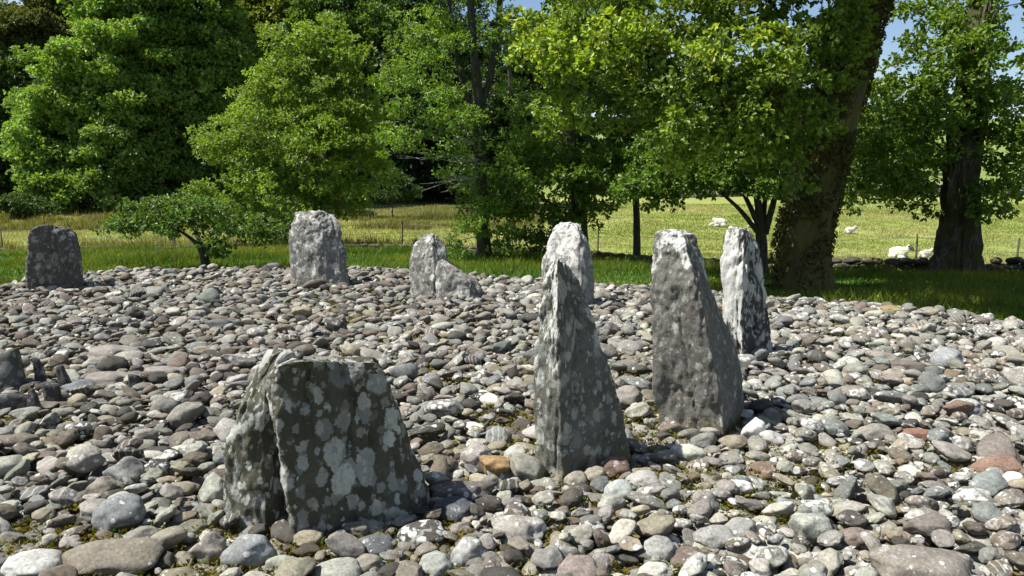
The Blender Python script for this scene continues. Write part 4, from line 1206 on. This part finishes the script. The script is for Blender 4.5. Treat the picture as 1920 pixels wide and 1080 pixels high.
# --- thorn bush at the cairn edge
tree('thorn_bush', 'low spreading thorn bush with a crooked dark stem at the cobble edge', 15.6,
    [(386, 500, 0, .10), (384, 475, 0, .085), (376, 462, 0, .07), (350, 440, 0, .05), (315, 420, 0, .03)],
    [(300, 395, 65, 28, 0, .9, 1.1), (250, 420, 40, 20, 0, .6, 1.), (360, 388, 55, 28, 0, .8, 1.), (330, 425, 45, 14, 0, .6, .7), (390, 405, 55, 25, .3, .8, .8), (440, 425, 55, 20, .2, .7, .8), (485, 440, 45, 16, .2, .6, .8), (410, 462, 35, 18, -.2, .5, 1.1), (220, 425, 22, 14, 0, .4, .9), (510, 425, 35, 18, .3, .5, .8)],
    s=.2, k=.85, leaves=55, L=.07, Wd=.048, colr=(.09, .165, .03), cat='bush', per=5,
    extra_trunks=([(383, 470, 0, .06), (400, 455, .1, .05), (440, 440, .2, .035), (500, 435, .2, .02)], [(380, 465, 0, .05), (365, 430, .2, .04), (350, 395, .3, .02)]), flare=.2, wander=.22)

# --- bright feathery tree behind the thorn
tree('alder_tree', 'bright yellow-green bushy tree rising behind the thorn bush and upright block', 26.0,
    [(600, 476, 0, .2), (598, 420, 0, .17), (592, 340, 0, .14), (585, 250, 0, .1), (580, 150, 0, .06), (578, 90, 0, .03)],
    [(580, 180, 75, 85, 0, 1.4, 1), (520, 260, 90, 75, -.5, 1.5, 1), (620, 280, 85, 75, -.5, 1.5, 1), (480, 330, 75, 50, -.5, 1.3, 1), (415, 285, 55, 32, 0, .9, .9), (560, 370, 95, 42, -.6, 1.4, 1), (645, 195, 65, 65, .2, 1.3, 1), (685, 245, 45, 45, .2, 1., .9), (470, 215, 50, 50, .3, 1., .9), (565, 105, 50, 50, 0, 1., .9), (440, 395, 55, 26, -.4, .9, .9), (650, 365, 55, 36, -.3, 1., .9), (380, 255, 25, 18, 0, .5, .8), (600, 70, 40, 45, .3, 1., .8), (530, 90, 35, 45, .2, .9, .8), (660, 110, 35, 50, .3, .9, .7), (710, 200, 30, 40, .3, .8, .7), (620, 120, 45, 50, .3, 1., .9), (690, 320, 40, 40, .2, .9, .8), (520, 160, 45, 45, .3, 1., .9), (510, 420, 70, 22, -.3, 1., .8), (410, 365, 50, 30, -.4, 1., .8), (455, 415, 55, 20, -.5, .9, .8), (540, 445, 60, 16, -.4, .8, .6)],
    s=.36, k=.95, leaves=110, L=.12, Wd=.055, colr=(.175, .265, .042), var=.35, group='trees behind the stone circle', per=5)

# --- tree behind the huge oak's trunk
tree('leafy_tree', 'darker tree half hidden behind the huge mossy trunk, its boughs over the field', 24.0,
    [(1528, 480, 0, .2), (1535, 400, 0, .17), (1560, 320, 0, .12), (1590, 250, 0, .08), (1610, 150, 0, .05)],
    [(1640, 290, 80, 65, 0, 1.2, .9), (1590, 360, 50, 32, -.3, .8, .7), (1700, 320, 55, 55, 0, 1., .8), (1610, 215, 60, 60, .2, 1.1, .9), (1720, 250, 50, 60, .3, 1., .7), (1660, 370, 50, 16, -.2, .6, .3), (1450, 240, 70, 60, .2, 1., .8), (1590, 130, 55, 55, .2, 1., .7)],
    s=.38, k=.9, leaves=95, L=.12, Wd=.072, colr=(.065, .125, .02), group='trees behind the stone circle', per=5)

# --- the wood at the left: each tree its own
WOOD = 'trees of the wood behind the field'
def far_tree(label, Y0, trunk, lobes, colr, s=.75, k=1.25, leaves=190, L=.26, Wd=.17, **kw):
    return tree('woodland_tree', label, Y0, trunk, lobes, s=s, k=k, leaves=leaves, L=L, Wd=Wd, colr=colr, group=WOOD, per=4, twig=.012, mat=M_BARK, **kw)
far_tree('great round beech with leaves down to the field at the left of the wood', 57, [(150, 392, 2, .5), (150, 300, 2, .45), (150, 150, 2, .35), (160, 0, 2, .2)],
    [(115, 250, 80, 85, 0, 3.5, 1), (90, 325, 60, 58, -1, 3, 1), (175, 130, 85, 75, 0, 3.5, 1), (245, 60, 80, 70, 1, 3.5, 1), (225, 290, 80, 90, -.5, 3.5, 1), (160, 350, 90, 36, -1.5, 3, 1), (130, 180, 60, 60, -1.5, 2.5, .9), (220, 190, 80, 70, -1, 3, .9), (60, 220, 35, 45, 1, 2, .9), (250, -60, 110, 80, 2, 4, .6, 9)],
    (.16, .265, .055), var=.3)
far_tree('dark leafy beech right of the great round one, its crown leaving the picture top', 60, [(330, 390, 2, .5), (330, 250, 2, .4), (340, 50, 2, .3), (345, -60, 2, .2)],
    [(345, 110, 90, 90, 0, 4, 1), (320, 250, 80, 85, -1, 3.5, 1), (400, 200, 60, 80, 0, 3.5, 1), (305, 340, 75, 45, -1.5, 3, 1), (395, 330, 60, 55, 0, 3, .9), (340, 20, 100, 60, 0, 4, .9), (360, -80, 130, 70, 1, 4, .6, 9), (280, 170, 50, 60, -1, 2.5, .9), (430, 100, 45, 60, 0, 3, .8)],
    (.125, .22, .042), var=.3)
far_tree('blackish olive tree in the far top left corner of the wood', 80, [(50, 380, 0, .5), (50, 200, 0, .4), (50, 20, 0, .2)],
    [(30, 70, 70, 65, 0, 4, 1), (95, 50, 55, 55, 0, 4, 1), (120, 100, 50, 60, 1, 4, .9), (60, 150, 80, 70, 1, 4, .8), (-20, 80, 60, 60, 0, 4, .8), (100, -20, 70, 40, 2, 4, .8)],
    (.09, .115, .028), k=1.3)
far_tree('shaded tree at the far left edge with lit lower leaves', 62, [(0, 392, 0, .4), (0, 250, 0, .3), (0, 100, 0, .2)],
    [(0, 180, 45, 80, 0, 3, 1), (-10, 330, 42, 55, -1, 2.5, 1), (10, 260, 35, 50, 0, 2.5, .9), (-70, 200, 60, 120, 0, 4, .7)],
    (.06, .11, .022))
far_tree('tall yellow-green tree behind the alder at the picture top', 72, [(490, 370, 0, .4), (490, 200, 0, .35), (490, 0, 0, .2)],
    [(475, 45, 65, 65, 0, 4, 1), (520, 110, 60, 60, 0, 4, .9), (540, 10, 50, 45, 0, 3.5, .9), (460, 150, 60, 60, 0, 4, .9), (500, 240, 80, 80, 0, 4, .8), (490, -50, 80, 40, 1, 3, .6)],
    (.15, .2, .028))
far_tree('tall dark green tree right of the yellow-green one at the picture top', 68, [(620, 375, 0, .45), (620, 200, 0, .4), (625, -50, 0, .2)],
    [(610, 60, 70, 90, 0, 4, 1), (660, 150, 70, 90, 0, 4, 1), (690, 60, 45, 60, 0, 3.5, .9), (600, 200, 70, 90, 0, 4, .8), (680, 260, 60, 70, -.5, 3, .9), (640, -40, 90, 60, 1, 4, .7), (640, 340, 90, 40, 0, 3, .8)],
    (.10, .18, .032))
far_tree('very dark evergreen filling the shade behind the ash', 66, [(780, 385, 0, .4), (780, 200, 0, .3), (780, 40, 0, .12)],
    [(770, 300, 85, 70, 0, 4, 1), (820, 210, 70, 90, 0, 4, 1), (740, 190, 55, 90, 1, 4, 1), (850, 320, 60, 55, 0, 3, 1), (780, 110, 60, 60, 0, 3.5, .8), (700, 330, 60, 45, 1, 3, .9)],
    (.028, .05, .014), var=.15)  # leaf colour darkened in place of the wood's inner shade
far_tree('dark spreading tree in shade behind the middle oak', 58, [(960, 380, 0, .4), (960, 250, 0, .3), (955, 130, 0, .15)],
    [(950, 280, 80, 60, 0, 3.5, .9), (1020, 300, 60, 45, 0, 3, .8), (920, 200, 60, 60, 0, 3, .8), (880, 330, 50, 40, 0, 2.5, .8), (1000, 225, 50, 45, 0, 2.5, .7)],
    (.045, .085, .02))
far_tree('dark hillside tree beyond the far wall seen between the oaks', 95, [(1320, 330, 0, .4), (1320, 250, 0, .3), (1320, 150, 0, .15)],
    [(1320, 200, 110, 60, 0, 5, .8), (1420, 180, 90, 70, 0, 5, .8), (1250, 240, 60, 40, 0, 4, .7)], (.05, .09, .018), k=1.1)
far_tree('hillside tree beyond the far wall behind the right oak', 100, [(1660, 330, 0, .4), (1660, 250, 0, .3), (1660, 180, 0, .15)],
    [(1650, 245, 80, 45, 0, 5, .8), (1560, 230, 70, 50, 0, 5, .8)], (.05, .09, .018), k=1.1)
far_tree('mid green tree rising behind the ash, its crown past the picture top', 88, [(800, 360, 0, .4), (800, 200, 0, .35), (800, 0, 0, .2)],
    [(760, 40, 80, 70, 0, 5, 1), (830, 130, 80, 80, 0, 5, 1), (720, 130, 60, 80, 0, 5, 1), (850, 30, 50, 60, 1, 4, .5), (860, 230, 80, 70, 0, 5, 1)],
    (.055, .105, .02))
far_tree('mid green tree on the slope seen through the gap between ash and middle oak', 92, [(1000, 340, 0, .4), (1000, 200, 0, .35), (1000, 60, 0, .2)],
    [(980, 200, 80, 70, 0, 5, 1), (1040, 110, 70, 50, 0, 5, .8), (950, 110, 60, 70, 0, 5, .8), (1120, 150, 60, 60, 0, 5, .7), (1080, 290, 70, 40, 0, 4, .8)],
    (.045, .085, .018))
far_tree('dark tree standing behind the great round beech and blocking the hill', 78, [(230, 370, 0, .4), (230, 200, 0, .35), (230, 0, 0, .2)],
    [(230, 80, 80, 80, 0, 5, 1), (420, 60, 70, 90, 0, 5, 1), (300, 200, 100, 90, 0, 5, .9), (140, 200, 90, 90, 0, 5, .9), (430, 230, 80, 90, 0, 5, .9), (60, 290, 80, 70, 0, 5, .9), (330, -20, 110, 60, 0, 5, .9)],
    (.055, .10, .022))
# bushes along the wood edge
for (px, py, rx, ry, Yb, lab) in ((735, 350, 45, 28, 52, 'round green bush at the wood edge left of the ash trunk'), (30, 385, 60, 18, 50, 'low bramble bank below the great beech at far left'),
                                  (665, 362, 40, 20, 52, 'small bush at the wood edge right of the alder'), (1010, 480, 30, 18, 19, 'dark nettle clump by the middle oak foot')):
    tree('bush', lab, Yb, [(px, py + ry, 0, .04), (px, py, 0, .03)], [(px, py, rx, ry, 0, 1.2 if Yb > 30 else .4, 1.), (px + rx * .7, py + ry * .3, rx * .6, ry * .6, 0, .8 if Yb > 30 else .3, 1.)],
         s=.4 if Yb > 30 else .18, leaves=110, L=.16 if Yb > 30 else .07, Wd=.09 if Yb > 30 else .04, colr=(.05, .095, .018), cat='bush', per=4, twig=.004)

# ------------------------------------------------------------------ sheep
def sheep(px, py, face, scale, label, lying=True, head_up=True, dark=False):
    """a sheep as one continuous remeshed body; face = yaw of the way it looks (0 = +X)"""
    g_ = hit(px, py)
    bm = bmesh.new()
    def ell(c, r, rot=0.0):
        b = bmesh.ops.create_icosphere(bm, subdivisions=3, radius=1)['verts']
        M = Matrix.Translation(c) @ Matrix.Rotation(rot, 4, 'Y') @ Matrix.Diagonal((*r, 1))
        for v in b: v.co = M @ v.co
    h = .30 if lying else .62
    ell((0, 0, h), (.50, .26, .27)); ell((-.26, 0, h - .01), (.29, .27, .27)); ell((.27, 0, h + .02), (.27, .25, .27)); ell((0, 0, h + .06), (.36, .22, .24))
    ell((.50, 0, h + .15), (.20, .13, .17), -.7)                      # neck
    hx, hz = (.66, h + .30) if head_up else (.72, h - .12)
    ell((-.55, 0, h + .02), (.07, .05, .14))                          # tail
    if lying:
        for s in (-1, 1):
            ell((.30, .20 * s, .10), (.24, .07, .09)); ell((-.28, .24 * s, .13), (.24, .09, .13)); ell((.50, .16 * s, .05), (.14, .04, .045))
    else:
        for s in (-1, 1):
            for x in (.30, -.32):
                ell((x, .13 * s, .44), (.10, .08, .18)); ell((x, .13 * s, .20), (.045, .045, .22)); ell((x + .02, .13 * s, .03), (.06, .045, .035))
    ell((hx - .08, 0, hz - .02), (.14, .105, .14))
    me = bpy.data.meshes.new('sheep'); bm.to_mesh(me); bm.free(); me.materials.append(M_WOOL)
    for p in me.polygons: p.use_smooth = True
    o = bpy.data.objects.new('sheep', me); COL.objects.link(o)
    rm = o.modifiers.new('remesh', 'REMESH'); rm.mode = 'VOXEL'; rm.voxel_size = .025; rm.use_smooth_shade = True
    tx = bpy.data.textures.get('wool_lumps') or bpy.data.textures.new('wool_lumps', 'CLOUDS'); tx.noise_scale = .07
    dm = o.modifiers.new('lumps', 'DISPLACE'); dm.texture = tx; dm.strength = .05; dm.mid_level = .5
    o.location = tuple(g_ + np.array((0, 0, .02))); o.rotation_euler = (0, 0, face); o.scale = (scale * .95, scale, scale * 1.22)
    tag(o, label, 'sheep', 'sheep resting in the field')
    def part(name, items, mat):
        bm = bmesh.new()
        for c, r, rot in items:
            b = bmesh.ops.create_icosphere(bm, subdivisions=3, radius=1)['verts']
            M = Matrix.Translation(c) @ Matrix.Rotation(rot, 4, 'Y') @ Matrix.Diagonal((*r, 1))
            for v in b: v.co = M @ v.co
        m2 = bpy.data.meshes.new(name); bm.to_mesh(m2); bm.free(); m2.materials.append(mat)
        for p in m2.polygons: p.use_smooth = True
        q = bpy.data.objects.new(name, m2); COL.objects.link(q); q.parent = o
    part('face', [((hx + .07, 0, hz - .02), (.17, .085, .10), .5), ((hx + .17, 0, hz - .10), (.09, .062, .07), .5)], M_DARKFACE if dark else M_FACE)
    part('muzzle', [((hx + .235, 0, hz - .145), (.04, .046, .04), .4)], M_DARKFACE)
    for s in (-1, 1):
        part('ear', [((hx - .02, .14 * s, hz + .05), (.035, .095, .035), 0)], M_FACE if not dark else M_DARKFACE)
        part('eye', [((hx + .07, .062 * s, hz + .01), (.014, .012, .014), 0)], M_DARKFACE)
    return o
sheep(1684, 486, -.95, .72, 'largest white sheep lying by the fence post left of the right oak', dark=True)
sheep(1735, 485, .15, .5, 'lamb lying partly hidden behind the foot of the right oak')
sheep(1593, 439, .1, .52, 'lone white lamb lying in mid field right of the huge trunk')
sheep(1350, 426, 2.9, .72, 'sheep lying near the top of the white streaked pillar, head away', head_up=False)
sheep(1412, 428, .4, .6, 'sheep mostly hidden by the fanned stems left of the huge trunk')
